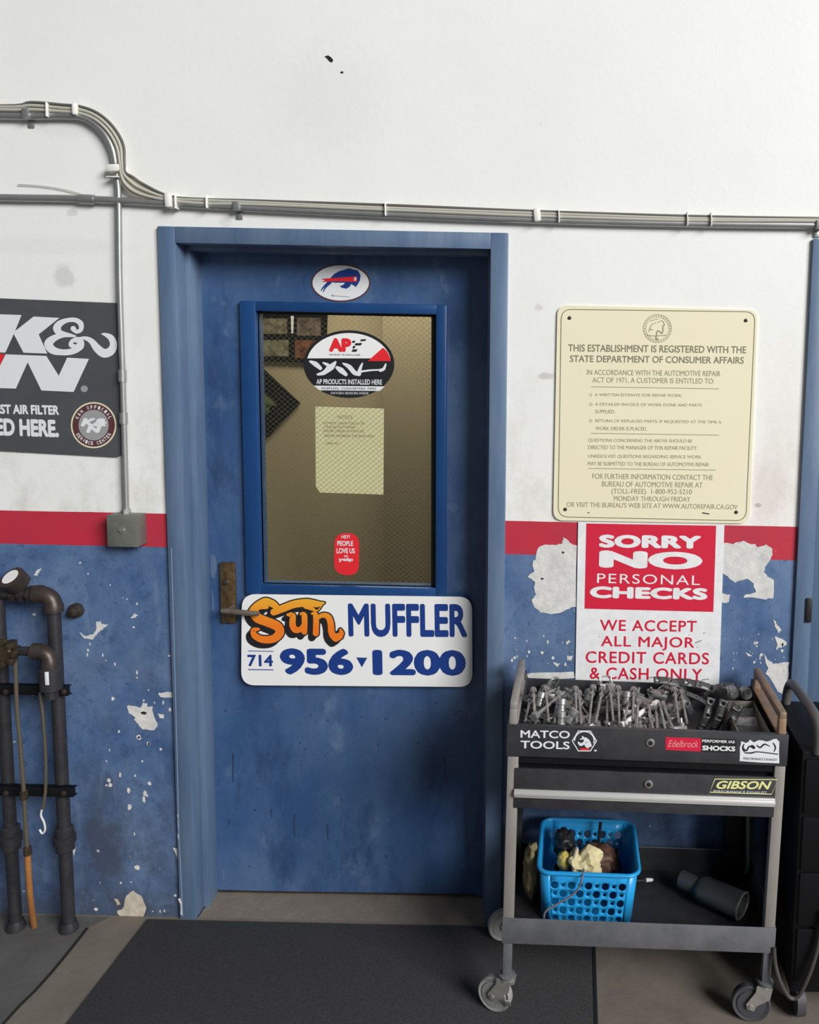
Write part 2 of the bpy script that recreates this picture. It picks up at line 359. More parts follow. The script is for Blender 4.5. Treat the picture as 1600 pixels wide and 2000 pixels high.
M_ORANGE = sun_mat()

# ------------------------------------------------------------------ the setting
b = MB(); T = .2
for x0, x1, z0, z1 in ((-4, -.47, 0, 4), (.47, 1.425, 0, 4), (-.47, .47, 2.12, 4), (1.425, 2.33, 2.12, 4), (2.33, 5, 0, 4)): b.box((x0, 0, z0), (x1, T, z1))
b.mi = 1
z1 = Z(960, 1000, 2.5); YP = -.0012
peels = [[(225, 175), (260, 160), (320, 160), (345, 150), (350, 125), (370, 130), (380, 150), (415, 165), (415, 460), (380, 470), (340, 490), (290, 500), (240, 490), (205, 460), (195, 430), (215, 400), (205, 370), (215, 340), (185, 325), (180, 310), (210, 290), (200, 250), (220, 220)],
         [(1130, 150), (1180, 155), (1230, 143), (1290, 160), (1300, 175), (1345, 160), (1370, 180), (1370, 220), (1340, 260), (1330, 290), (1350, 315), (1380, 330), (1380, 420), (1340, 425), (1230, 415), (1240, 405), (1290, 390), (1280, 350), (1250, 325), (1190, 345), (1165, 325), (1128, 300)],
         [(1112, 395), (1165, 405), (1160, 440), (1112, 445)], [(1375, 520), (1395, 545), (1415, 580), (1400, 588), (1385, 560)], [(1385, 610), (1410, 615), (1445, 640), (1440, 650), (1400, 665), (1385, 685), (1395, 650)],
         [(1330, 690), (1350, 720), (1375, 742), (1400, 738), (1455, 735), (1450, 790), (1440, 900), (1400, 880), (1370, 820), (1340, 790), (1350, 760)], [(175, 790), (230, 782), (400, 780), (412, 812), (180, 816)],
         [(1240, 690), (1265, 695), (1275, 705), (1250, 702)], [(1310, 700), (1320, 690), (1330, 698), (1315, 715)], [(370, 700), (395, 705), (392, 730), (370, 722)], [(300, 735), (335, 740), (320, 760)]]
for i, pl in enumerate(peels): b.poly([P(*z1(*p), YP) for p in ragged(pl, 3.5, 3, i)])
for k in range(46):
    rn = random.Random(100+k); c = (rn.uniform(100, 400), rn.uniform(600, 780)) if k % 2 else (rn.uniform(1140, 1440), rn.uniform(600, 800))
    b.poly([P(*z1(*p), YP) for p in blob(c, rn.choice((2, 3, 3, 5, 8)), k)])
z3 = Z(0, 1060, 3.81)
for i, pl in enumerate([[(945, 1210), (1000, 1215), (1050, 1225), (1060, 1195), (1090, 1195), (1100, 1225), (1135, 1215), (1140, 1270), (1175, 1350), (1150, 1395), (1060, 1390), (1030, 1350), (995, 1320), (1010, 1300), (960, 1270)],
                        [(1180, 1118), (1240, 1110), (1305, 1112), (1300, 1150), (1190, 1150)], [(715, 590), (745, 585), (760, 605), (800, 610), (760, 650), (730, 665), (690, 720), (630, 715), (590, 665), (640, 695), (690, 680), (720, 640)],
                        [(1000, 525), (1030, 540), (1000, 560), (970, 562)], [(250, 240), (280, 205), (315, 182), (290, 225), (275, 245)], [(240, 525), (270, 530), (265, 548), (245, 540)], [(1170, 1270), (1225, 1280), (1220, 1310), (1190, 1300)]]):
    b.poly([P(*z3(*p), YP) for p in ragged(pl, 4, 3, 40+i)])
for i, (x, y, r) in enumerate(((855, 905, 12), (1020, 965, 13), (1020, 1005, 8), (765, 835, 10), (670, 755, 11), (655, 800, 10), (650, 835, 11), (840, 1160, 18), (1265, 1240, 14), (885, 1405, 12), (1030, 1445, 20), (1105, 1495, 14), (1105, 1095, 8), (1150, 1190, 8), (1070, 1175, 9), (1215, 1190, 12), (1260, 842, 10), (995, 630, 10), (1020, 455, 11), (595, 150, 10), (655, 230, 8), (820, 315, 7), (945, 420, 7), (790, 875, 6))):
    b.poly([P(*z3(*p), YP) for p in blob((x, y), r, 200+i)])
z4 = Z(0, 1440, 3.2)
for i, (x, y, r) in enumerate(((680, 270, 14), (690, 300, 14), (665, 300, 8), (750, 235, 12), (845, 240, 8), (805, 333, 15), (808, 437, 18), (935, 290, 14), (905, 350, 16), (900, 385, 18), (920, 365, 9), (858, 815, 18), (755, 910, 8), (600, 1075, 13), (1000, 1088, 8), (1028, 1086, 8), (930, 40, 10), (1005, 75, 10), (890, 150, 8), (840, 605, 8), (665, 150, 6), (685, 80, 6), (955, 1088, 5), (870, 5, 14), (1095, 990, 9), (820, 905, 6))):
    b.poly([P(*z4(*p), YP) for p in blob((x, y), r, 300+i)])
for i, pl in enumerate([[(1080, 690), (1105, 695), (1128, 760), (1112, 765), (1095, 720)], [(1112, 520), (1119, 520), (1121, 580), (1115, 580)], [(1108, 600), (1118, 620), (1122, 640), (1116, 640)], [(1112, 1010), (1128, 1005), (1142, 1060), (1140, 1110), (1130, 1110), (1130, 1050)],
                        [(1109, 480), (1116, 480), (1117, 505), (1111, 505)], [(450, 690), (470, 700), (480, 660), (462, 745)]]): b.poly([P(*z4(*p), -.0125 if 0 < i < 5 else YP) for p in pl])
b.mi = 2
b.poly([P(*z4(*p), YP) for p in ragged([(790, 990), (830, 960), (880, 990), (915, 1060), (900, 1120), (830, 1135), (760, 1130), (728, 1090), (775, 1065)], 4, 3, 9)])
b.poly([P(*z4(*p), YP) for p in ragged([(715, 1005), (735, 1015), (757, 1045), (735, 1050)], 3, 3, 8)])
b.mi = 3
b.poly([P(643+x, 115+y, YP) for x, y in ((-9, -5), (-2, -7), (4, -3), (8, 2), (6, 7), (1, 5), (-4, -1))])
b.poly([P(668+x, 141+y, YP) for x, y in ((-3, -1), (2, -2), (3, 2), (-2, 2))])
for p in ((350, 197), (248, 325)): b.poly([P(*z1(*q), YP-.0006) for q in blob(p, 7, 5)])
b.poly([P(*z3(*q), YP-.0006) for q in ((1045, 1262), (1070, 1255), (1095, 1265), (1080, 1280), (1055, 1275))])
b.mi = 4
for (xa_, ya_), (xb_, yb_) in zip(((334, 1070), (337, 1180), (340, 1290), (343.5, 1420), (349, 1640), (353, 1720)), ((337, 1180), (340, 1290), (343.5, 1420), (349, 1640), (353, 1720), (356, 1790))): b.poly([P(x, y, -.0126) for x, y in ((xa_, ya_), (xa_+2, ya_), (xb_+2, yb_), (xb_, yb_))])
wall = struct(b.build('wall_back', [M_WALL, M_PEEL, M_PEEL2, M_HOLE, mat('worn_paint_edge', (.20, .27, .40), .6)], mod='flat'))

b = MB(); b.box((-4, -6, -.2), (5, .0, 0)); b.mi = 1
slab = [(215, 1792), (172, 1812), (160, 1828), (128, 1868), (104, 1897), (70, 1935), (40, 1964), (10, 1997), (-60, 2070), (-700, 2600), (-700, 1792)]
def FL(px, py, z=0.0): d = ray(px, py); return CAM + d*((z-CAM.z)/d.z)
pts = [FL(*p) for p in slab[:9]]; pts = [Vector((p.x, min(p.y, -.0005), .0012)) for p in pts] + [Vector((-1.6, -1.5, .0012)), Vector((-4, -1.5, .0012)), Vector((-4, -.0005, .0012))]
b._f([b.v(p) for p in pts]); b.mi = 2
sp_ = slab[1:9]; rn = random.Random(3)
for (x0, y0), (x1, y1) in zip(sp_, sp_[1:]):
    w0 = 5; b._f([b.v(FL(x, y, .0018)) for x, y in ((x0-w0, y0), (x1-w0, y1), (x1+w0*.4, y1), (x0+w0*.4, y0))])
struct(b.build('floor', [M_CONC, M_CONC2, M_HOLE], mod='flat'))
b = MB(); b.box((-.455, 0, -.2), (.455, .2, 0.0)); struct(b.build('trim_1', M_SILL))

def door_frame(name, xl, xr, m):
    b = MB(); H, hi = 2.145, 2.098
    for sx in (-1, 1):
        e = xl if sx < 0 else xr                                     # outer edge, stepping inwards
        i = lambda d: e - sx*d
        b.box((i(0), -.012, 0), (i(.051), .05, H), .0025); b.box((i(.002), .05, 0), (i(.0645), .122, H-.05), .002); b.box((i(.002), .12, 0), (i(.051), .2, H-.05))
    b.box((xl+.0505, -.0115, hi), (xr-.0505, .05, H), .0025); b.box((xl+.06, .05, hi-.0115), (xr-.06, .122, H-.01), .002)
    return struct(b.build(name, m))
fr = door_frame('trim_2', -.508, .508, M_FRAME)
door_frame('trim_3', 1.387, 2.37, M_FRAME)
b = MB(); b.box((1.452, .045, .01), (2.305, .088, 2.085), .003); door2 = struct(b.build('door_2', M_FRAME))
b = MB(); c = P(1578, 1190, -.013); b.box((c.x-.006, -.018, c.z-.04), (c.x+.012, -.012, c.z+.035), .002); b.build('strike_plate', M_DARK, door2)

# the blue door
YD = .12
gl = dict(x0=P(505, 700, YD).x, x1=P(853, 700, YD).x, z0=P(600, 1141, YD).z, z1=P(640, 611, YD).z)
b = MB(); x0, x1, zt, zb = -.452, .452, 2.110, .012
b.box((x0, YD, zb), (gl['x0'], .163, zt)); b.box((gl['x1'], YD, zb), (x1, .163, zt)); b.box((gl['x0'], YD, zb), (gl['x1'], .163, gl['z0'])); b.box((gl['x0'], YD, gl['z1']), (gl['x1'], .163, zt))
b.mi = 1
rn = random.Random(11)
for k in range(60):
    px, py = rn.uniform(435, 900), rn.choice((rn.uniform(1380, 1500), rn.uniform(1350, 1720)))
    b.poly([P(px+q[0], py+q[1], YD-.0006) for q in blob((0, 0), rn.uniform(.8, 2.6), k)])
for x, y, l in ((455, 1470, 60), (575, 1590, 45), (530, 1580, 18), (447, 1600, 14), (870, 1480, 50), (640, 1610, 30)): b.poly([P(x-2, y, YD-.0006), P(x+2, y+2, YD-.0006), P(x+1, y+l, YD-.0006), P(x-1, y+l-4, YD-.0006)])
b.mi = 3
for q in (((410, 1082), (420, 1084), (424, 1110), (420, 1128), (413, 1130)), ((412, 1150), (416, 1150), (418, 1190), (414, 1195)), ((432, 1700), (436, 1690), (440, 1715), (435, 1725))): b.poly([P(x, y, YD-.0006) for x, y in ragged(q, 1.2, 3, 5)])
b.mi = 2
b.poly([P(x, y, YD-.0006) for x, y in ((428, 1739), (930, 1746), (930, 1749), (428, 1742))])
door = struct(b.build('door_1', [M_DOOR, M_DSPOT, M_FIT, M_FRAME], mod='flat'))
g0 = P(471, 584, YD); g1 = P(874, 600, YD); gz0 = P(560, 1161, YD).z; gx0, gx1, gz1 = g0.x, g1.x, (g0.z+g1.z)/2
b = MB()
b.box((gx0, .104, gz0), (gl['x0'], .135, gz1), .004); b.box((gl['x1'], .104, gz0), (gx1, .135, gz1), .004)
b.box((gl['x0']-.002, .1045, gz0), (gl['x1']+.002, .135, gl['z0']), .004); b.box((gl['x0']-.002, .1045, gl['z1']), (gl['x1']+.002, .135, gz1), .004)
b.build('glazing_frame', M_GLAZ, door)
b = MB(); b.box((gl['x0'], .134, gl['z0']), (gl['x1'], .14, gl['z1'])); pane = b.build('glass_pane', M_GLASS, door)
b = MB(); b.box((gl['x1']-.018, .128, gl['z0']), (gl['x1'], .133, gl['z1'])); b.box((gl['x0'], .128, gl['z1']-.006), (gl['x1'], .133, gl['z1'])); b.build('gasket', M_GASK, door)
b = MB(); st = .0158; X0, X1, Z0, Z1 = gl['x0'], gl['x1'], gl['z0'], gl['z1']
def wire(c, s):                            # x*s + z = c, clipped to the pane
    pts = []
    for x in (X0, X1):
        z = c - s*x
        if Z0 <= z <= Z1: pts.append((x, z))
    for z in (Z0, Z1):
        x = (c-z)/s
        if X0 < x < X1: pts.append((x, z))
    if len(pts) >= 2:
        (ax, az), (bx, bz) = pts[0], pts[1]; n = Vector((az-bz, 0, bx-ax)).normalized()*.00032
        A, B = Vector((ax, .1415, az)), Vector((bx, .1415, bz)); b._f([b.v(A+n), b.v(B+n), b.v(B-n), b.v(A-n)])
for s in (.85, -.85):
    c = min(Z0+s*X0, Z0+s*X1)
    while c < max(Z1+s*X0, Z1+s*X1): wire(c, s); c += st
b.build('wire_mesh', mat('glass_wire', (.20, .17, .11), .6), pane)
# handle set
b = MB(); a = P(431, 1097, YD); e = P(464, 1216, YD); b.box((a.x, .108, e.z), (e.x, .121, a.z), .004); plate = b.build('escutcheon', M_BRONZE, door)
b = MB(); h0 = P(438, 1193, .07); h1 = P(506, 1198, .07)
b.tube([(h0.x+.012, .112, h0.z), (h0.x+.010, .085, h0.z), (h0.x+.013, .072, h0.z), (h0.x+.03, .068, h0.z-.001), (h0.x+.06, .068, h0.z-.004), (h1.x, .07, h1.z-.001)], [.009, .009, .010, .0095, .009, .0075], 12)
b.tube([(h0.x-.008, .07, h0.z), (h0.x+.016, .07, h0.z)], [.008, .0105], 12)
b.build('door_lever', M_LEVER, plate)
b = MB(); k = P(446, 1135, YD); b.lathe([(.009, 0), (.009, .006), (.006, .008)], (k.x, .108, k.z), (0, -1, 0), 16); b.build('lock_cylinder', M_BRASS, plate)

# office behind the glass
YO = 1.7
b = MB(); b.box((-2.2, YO, -.02), (1.6, YO+.1, 2.62)); struct(b.build('wall_office_back', M_TAN))
b = MB(); b.box((-2.3, .201, -.02), (-2.2, YO, 2.62)); b.box((1.5, .201, -.02), (1.6, YO, 2.62)); struct(b.build('wall_office_sides', M_TAN))
b = MB(); b.box((-2.3, .201, 2.62), (1.6, YO+.1, 2.7)); struct(b.build('ceiling', M_TAN))
b = MB(); b.box((-2.2, .201, -.2), (1.5, YO, -.02)); struct(b.build('floor_office', M_CONC))
b = MB(); c = P(748, 700, 1.45); b.box((c.x, 1.45, -.02), (1.5, YO, 2.62)); struct(b.build('wall_office_partition', M_TAN2))
M_MATT = mat('matt_black', (.006, .006, .006), .9, spec=.1)
M_PH = [mat('photo_print_a', (.035, .03, .025), .8, col2=(.30, .27, .19), scale=26, amt=.35, spec=.1), mat('photo_print_b', (.03, .02, .02), .8, col2=(.20, .16, .13), scale=30, amt=.3, spec=.1), mat('photo_print_c', (.07, .05, .025), .8, col2=(.26, .28, .20), scale=20, amt=.3, spec=.1), mat('photo_print_d', (.05, .02, .02), .8, col2=(.22, .09, .05), scale=24, amt=.3, spec=.1)]
YF = YO-.03; pc = P(560, 660, YF)
t = thing('picture_frame', 'black frame of four car photos on the office wall, seen through the door glass', 'picture frame', (pc.x, YO, pc.z))
b = MB(); b.poly([P(*p, YF) for p in ((440, 600), (637, 608), (634, 709), (440, 702))], .028); b.build('backing', M_MATT, t)
for i, q in enumerate((((512, 622), (561, 622), (561, 652), (512, 652)), ((580, 620), (627, 621), (627, 656), (580, 655)), ((511, 664), (564, 664), (564, 696), (511, 696)), ((576, 664), (626, 665), (624, 700), (576, 699)))):
    b = MB(); b.poly([P(*p, YF-.002) for p in q]); b.build('photo', M_PH[i], t)
b = MB(); b.poly([P(*p, YF-.003) for p in ((568, 617), (574, 617), (573, 651), (569, 651))]); b.build('mat_strip', M_LET, t)
pc = P(516, 787, YF)
t = thing('poster', 'dark square poster hung as a diamond on the office wall behind glass', 'poster', (pc.x, YO, pc.z))
b = MB(); b.poly([P(*p, YF) for p in ((583, 787), (520, 854), (450, 788), (513, 722))], .028); b.build('board', M_MATT, t)
b = MB(); b.poly([P(*p, YF-.002) for p in ragged([(538, 788), (516, 812), (495, 788), (514, 766)], 4, 3, 2)]); b.build('print', mat('poster_green', (.012, .025, .012), .8, col2=(.13, .19, .06), scale=40, amt=.3, spec=.1), t)

# ------------------------------------------------------------------ notice behind the glass and stickers on the door
YN = .146; pc = P(683, 966, YN)
t = thing('paper_notice', 'yellowed paper notice taped inside the wired door glass', 'notice', (pc.x, YN, pc.z))
flat('sheet', [[(616, 794), (750, 798), (749, 966), (625, 962), (617, 950)]], YN, M_NOTE, t, back=.0008)
z6 = Z(400, 780, 3.077); b = MB()
for s_, a, e, h in (('NOTICE', (800, 116), (890, 117), 20), ('DO NOT LEAVE TOOLS OR', (715, 150), (960, 152), 15), ('VEHICLES UNATTENDED', (722, 172), (905, 174), 14), ('PLEASE CHECK IN WITH US', (715, 196), (958, 199), 15), ('BEFORE ENTERING THE SHOP AREA', (722, 225), (1020, 228), 14), ('THANK YOU', (725, 270), (805, 271), 13)):
    text_into(b, s_, z6(*a), z6(*e), h/3.077, YN-.0006)
b.build('lettering', mat('faint_pencil', (.40, .34, .17), .8), t)

zs = Z(470, 480, 3.72); YS = YD-.0016
pc = P(*zs(728, 400), YS)
t = thing('oval_sticker', 'white oval sticker with a charging blue buffalo, above the door window', 'sticker', (pc.x, YS, pc.z))
flat('border', [[zs(*p) for p in ell((728, 270), 216, 138)]], YS+.0006, M_MAROON, t, back=.0008)
flat('face', [[zs(*p) for p in ell((728, 270), 205, 128)]], YS, M_LET, t)
b = MB()
b.poly([P(*zs(*p), YS-.0005) for p in ((655, 232), (680, 205), (715, 185), (760, 172), (790, 163), (820, 172), (850, 178), (862, 195), (872, 215), (868, 250), (855, 275), (838, 300), (825, 290), (806, 278), (790, 300), (770, 312), (735, 305), (720, 293), (745, 285), (760, 268), (690, 268), (640, 262))])
for s_ in (((655, 268), (620, 300), (600, 335)), ((640, 262), (600, 305), (585, 325))): b.stroke([zs(*p) for p in s_], [4, 3, 1.5], y=YS-.0005)
b.build('buffalo', M_NAVY, t)
b = MB(); b.poly([P(*zs(*p), YS-.001) for p in ((585, 240), (700, 233), (845, 222), (848, 262), (700, 258), (592, 262), (615, 250))]); b.build('red_streak', M_RED2, t)
b = MB(); b.poly([P(*zs(*p), YS-.0014) for p in ((826, 230), (842, 228), (840, 252), (824, 254))]); b.build('horn', M_LET, t)
b = MB(); b.stroke([zs(672, 362), zs(790, 372)], 1.2, y=YS-.0005); b.stroke([zs(664, 358), zs(676, 366)], 2.6, y=YS-.0005); b.build('small_print', M_GREYP, t)

YG = .1328
pc = P(*zs(787, 1105), YG)
t = thing('exhaust_sticker', 'black, white and red oval exhaust-parts sticker on the door glass', 'sticker', (pc.x, YG, pc.z))
flat('base', [[zs(*p) for p in ell((787, 860), 330, 246, 64)]], YG, M_INK, t, back=.0008)
def in_ell(x): return 228*math.sqrt(max(0, 1-((x-787)/308)**2))
top_pts = [(787+308*math.cos(math.radians(a)), 862-228*math.sin(math.radians(a))) for a in range(12, 169, 4)]
flat('white_field', [[zs(*p) for p in [(1087, 818)]+top_pts+[(484, 818)]]], YG-.0005, M_WHITE, t)
flat('red_wedge', [[zs(*p) for p in ((925, 838), (960, 806), (1035, 740), (1062, 765), (1082, 800), (1092, 838))]], YG-.001, M_RED2, t)
b = MB(); text_into(b, 'AP', zs(642, 770), zs(806, 772), 100/3.72, YG-.001, bold=.075); b.build('lettering', M_RED2, t)
b = MB()
for q in (((815, 690), (835, 690), (828, 705), (808, 705)), ((875, 680), (915, 678), (905, 692), (868, 694)), ((835, 708), (885, 706), (874, 724), (828, 724)), ((815, 752), (850, 752), (842, 770), (806, 770)), ((818, 728), (835, 728), (830, 745), (812, 745))): b.poly([P(*zs(*p), YG-.001) for p in q])
text_into(b, 'EXHAUST TECHNOLOGIES', zs(645, 797), zs(870, 800), 12/3.72, YG-.001)
b.build('flag_checks', M_INK, t)
b = MB()
for q, w in (([(505, 840), (545, 860), (580, 890)], [4, 10, 7]), ([(600, 850), (640, 875), (610, 920), (560, 935)], [3, 8, 9, 4]), ([(690, 845), (660, 880), (620, 915)], [4, 12, 8]), ([(700, 885), (730, 905), (765, 935)], [6, 11, 7]), ([(745, 855), (790, 880), (825, 920), (850, 930)], [3, 9, 9, 8]), ([(885, 855), (870, 890), (860, 930)], [3, 6, 9]), ([(870, 915), (940, 905), (1005, 902)], [4, 3.5, 3]), ([(1055, 860), (1040, 895), (1015, 905)], [3, 6, 6])):
    b.stroke([zs(*p) for p in q], w, y=YG-.0008)
b.build('pipe_drawings', M_LET, t)
b = MB(); text_into(b, 'AP PRODUCTS INSTALLED HERE', zs(552, 1006), zs(1028, 1010), 38/3.72, YG-.0008, bold=.02)
b.poly([P(*zs(*p), YG-.0006) for p in ((530, 1016), (1048, 1022), (1010, 1055), (575, 1050))]); text_into(b, 'OXYGEN SENSORS INSIDE', zs(655, 1078), zs(930, 1080), 16/3.72, YG-.0008)
b.build('lower_lettering', M_LET, t)
b = MB(); text_into(b, 'MUFFLERS  CONVERTERS  PIPES', zs(590, 1044), zs(985, 1047), 16/3.72, YG-.001); b.build('band_lettering', M_INK, t)

pc = P(678, 1118, YG)
t = thing('review_sticker', 'small red capsule-shaped review sticker low on the door glass', 'sticker', (pc.x, YG, pc.z))
flat('base', [[z6(*p) for p in rrect((780, 803), (928, 805), (926, 1062), (776, 1050), 70)]], YG, M_RED2, t, back=.0008)
b = MB()
for s_, a, e, h, bo in (('HEY!', (822, 836), (872, 836), 20, .02), ('PEOPLE', (797, 880), (892, 881), 30, .03), ('LOVE US', (793, 926), (903, 926), 32, .03), ('on', (838, 948), (860, 948), 11, .02), ('yelp', (804, 977), (892, 978), 26, .04)): text_into(b, s_, z6(*a), z6(*e), h/3.077, YG-.0005, bold=bo)
b.build('lettering', M_LET, t)

# door sign
z7 = Z(400, 1080, 2.857); YM = .096
pc = P(*z7(850, 745), YM)
t = thing('shop_sign', 'wide white rounded sign with orange and blue lettering across the door', 'sign', (pc.x, YM, pc.z))
flat('panel', [[z7(*p) for p in rrect((207, 230), (1492, 246), (1494, 748), (203, 738), 78)]], YM, M_WHITE, t, back=.004)
y1 = YM-.0005
text('word_lettering', 'MUFFLER', z7(803, 468), z7(1466, 472), 186/2.857, y1, M_NAVY, t, bold=.035)
b = MB(); text_into(b, '956', z7(422, 679), z7(830, 682), 148/2.857, y1, bold=.05); text_into(b, '1200', z7(938, 683), z7(1458, 686), 144/2.857, y1, bold=.05)
b.poly([P(*z7(*p), y1) for p in ((846, 583), (907, 585), (877, 638))]); text_into(b, '714', z7(240, 633), z7(382, 634), 66/2.857, y1, bold=.03)
b.poly([P(*z7(*p), y1) for p in ((242, 545), (384, 547), (384, 551), (242, 549))]); b.poly([P(*z7(*p), y1) for p in ((242, 648), (384, 650), (384, 655), (242, 653))])
b.build('phone_number', M_NAVY, t)
sun = [([(345, 300), (300, 298), (272, 325), (295, 362), (350, 385), (405, 410), (418, 445), (385, 478), (325, 483), (280, 462), (272, 432), (300, 425)], [26, 40, 50, 54, 52, 52, 50, 44, 40, 36, 28, 16]),
       ([(268, 300), (300, 280), (340, 268), (380, 285), (405, 305)], [14, 24, 36, 40, 30]),
       ([(385, 330), (440, 308), (500, 286), (570, 278), (630, 285), (668, 278)], [38, 42, 42, 44, 36, 6]),
       ([(560, 300), (600, 312), (628, 322), (655, 290)], [20, 20, 8, 4]),
       ([(462, 345), (490, 350), (490, 400), (505, 428), (535, 425), (550, 400)], [14, 34, 36, 36, 30, 20]), ([(535, 340), (556, 350), (556, 440)], [12, 32, 32]),
       ([(598, 338), (620, 350), (620, 448)], [12, 32, 34]), ([(622, 372), (655, 348), (690, 358), (704, 400), (708, 445), (730, 468), (762, 452), (757, 428)], [14, 26, 34, 36, 36, 38, 30, 14]), ([(700, 462), (730, 488), (765, 470)], [10, 16, 12])]
b = MB()
for p, w in sun:
    for ox, oy in ((0, 0), (-8, 8), (-16, 17), (-22, 24)): b.stroke([z7(x+ox, y+oy) for x, y in p], [(q+(14 if ox == 0 else 8))/2.857 for q in w], y=y1)
b.build('logo_shadow', M_INK, t)
b = MB()
for p, w in sun: b.stroke([z7(*q) for q in p], [q/2.857 for q in w], y=y1-.0022)
b.build('logo_lettering', M_ORANGE, t)

# ------------------------------------------------------------------ wall signs
zk = Z(0, 560, 3.81); YK = -.006
pc = P(100, 890, YK)
t = thing('filter_sign', 'charcoal sign with big white letters on the wall left of the door', 'sign', (pc.x, YK, pc.z))
flat('panel', [[(-260, 572), (232, 592), (238, 880), (236, 889), (228, 893), (-260, 866)]], YK, M_BLACKP, t, back=.005)
y1 = YK-.0005
b = MB()
b.poly([P(*zk(*p), y1) for p in ((-80, 202), (160, 211), (113, 328), (108, 340), (40, 490), (-80, 486))])
b.poly([P(*zk(*p), y1-.0001) for p in ((112, 330), (250, 222), (442, 232), (288, 355), (352, 497), (175, 491), (104, 355))])
b.build('letter_k', M_LET, t)
b = MB(); b.poly([P(*zk(*p), y1) for p in ((42, 503), (345, 515), (437, 662), (500, 528), (662, 537), (548, 783), (308, 772), (206, 563), (118, 758), (-75, 752), (-75, 740))]); b.build('letter_n', M_LET, t)
b = MB(); b.poly([P(*zk(*p), y1) for p in ((-100, 496), (36, 502), (-62, 730), (-100, 730))]); b.build('red_slash', M_RED2, t)
b = MB()
b.stroke([zk(*p) for p in ((545, 312), (570, 335), (602, 318), (600, 275), (560, 248), (500, 250), (445, 275), (425, 310), (450, 345), (540, 362))], [x/3.81 for x in (40, 28, 32, 42, 34, 32, 48, 62, 44, 16)], y=y1)
b.stroke([zk(*p) for p in ((560, 368), (470, 362), (400, 385), (362, 425), (390, 470), (460, 488), (540, 480), (595, 440), (590, 400), (545, 400), (525, 430), (550, 445))], [x/3.81 for x in (14, 32, 50, 68, 60, 44, 46, 60, 52, 30, 30, 38)], y=y1-.0001)
b.stroke([zk(*p) for p in ((585, 385), (630, 382), (680, 405), (725, 460), (775, 495), (825, 478), (845, 430), (825, 380), (780, 355), (755, 352))], [x/3.81 for x in (12, 26, 42, 60, 66, 62, 54, 46, 24, 5)], y=y1-.0002)
b.build('ampersand', M_LET, t)
b = MB(); text_into(b, 'EST AIR FILTER', zk(-28, 946), zk(440, 955), 72/3.81, y1, bold=.045); text_into(b, 'ED HERE.', zk(-30, 1108), zk(440, 1122), 130/3.81, y1, bold=.05); b.build('slogan', M_LET, t)
flat('registered_mark', [[zk(*p) for p in ell((627, 760), 27, 25, 20)]], y1, M_GREYP, t)
b = MB(); b.poly([P(*zk(*p), y1) for p in ell((697, 1030), 170, 172)]); bd = b.build('badge', M_CREAMP, t)
b = MB(); b.poly([P(*zk(*p), y1-.0004) for p in ell((697, 1030), 158, 160)]); b.build('badge_ring', M_MAROON, bd)
b = MB(); b.poly([P(*zk(*p), y1-.0008) for p in ell((697, 1030), 112, 114)]); b.build('badge_centre', M_GREYP, bd)
b = MB()
text_into(b, 'K&', zk(600, 1040), zk(800, 1040), 62/3.81, y1-.0012, bold=.06, shear=.25); text_into(b, 'N', zk(640, 1088), zk(760, 1088), 58/3.81, y1-.0012, bold=.08, shear=.25)
def arc_text(b, s, c, r, a0, a1, h, y, flip=False):
    for i, ch in enumerate(s):
        if ch == ' ': continue
        a = math.radians(a0+(a1-a0)*i/(len(s)-1)); cx_, cy2 = c[0]+r*math.cos(a), c[1]+r*math.sin(a); tx, ty = -math.sin(a), math.cos(a)
        if flip: tx, ty = -tx, -ty
        w = h*.62; text_into(b, ch, zk(cx_-tx*w/2, cy2-ty*w/2), zk(cx_+tx*w/2, cy2+ty*w/2), h/3.81, y, bold=.02)
arc_text(b, 'K&N OFFICIAL', (697, 1030), 122, 205, 335, 26, y1-.0012); arc_text(b, 'SERVICE CENTER', (697, 1030), 148, 150, 30, 26, y1-.0012, True)
b.build('badge_lettering', M_LET, bd)

z8 = Z(1040, 560, 2.857); YB = -.006
pc = P(1270, 1018, YB)
t = thing('state_sign', 'cream enamel registration notice with olive lettering, right of the door', 'sign', (pc.x, YB, pc.z))
b = MB(); b.poly([P(*z8(*p), YB) for p in rrect((140, 103), (1258, 130), (1212, 1322), (116, 1304), 58)], .005); b.mi = 1; b.stroke([z8(950, 1262), z8(985, 1268)], 2.2, y=YB-.0004); b.stroke([z8(310, 1260), z8(318, 1262)], 1.6, y=YB-.0004); b.build('panel', [M_CREAM, M_FIT], t, mod='flat')
y1 = YB-.0005
o = [z8(*p) for p in rrect((162, 126), (1244, 140), (1192, 1306), (144, 1284), 58)]; b = MB(); b.stroke(o+[o[0], o[1]], 1.5, y=y1, seg=1); b.build('border_line', M_OLIVE, t)
b = MB()
for r_ in (78, 64): o = [z8(*p) for p in ell((698, 233), r_, r_, 40)]; b.stroke(o+[o[0]], 1.0 if r_ > 70 else .6, y=y1, seg=1)
for q, w in (([(650, 250), (665, 215), (690, 200)], 1.2), ([(690, 290), (700, 245), (725, 260), (730, 215)], 2.2), ([(640, 270), (680, 275), (745, 270)], 1.4), ([(700, 200), (725, 190), (740, 215)], 1.2), ([(660, 190), (700, 180)], 1.0), ([(690, 285), (700, 295)], 3.5), ([(655, 235), (670, 240)], 1.6)): b.stroke([z8(*p) for p in q], w, y=y1)
arc_b = b
for i in range(30):
    a = math.radians(12*i); q = z8(698+71*math.cos(a), 233+71*math.sin(a)); arc_b.poly([P(q[0]+dx, q[1]+dy, y1) for dx, dy in ((-1, -1), (1, -1), (1, 1), (-1, 1))])
b.build('state_seal', M_OLIVE2, t)
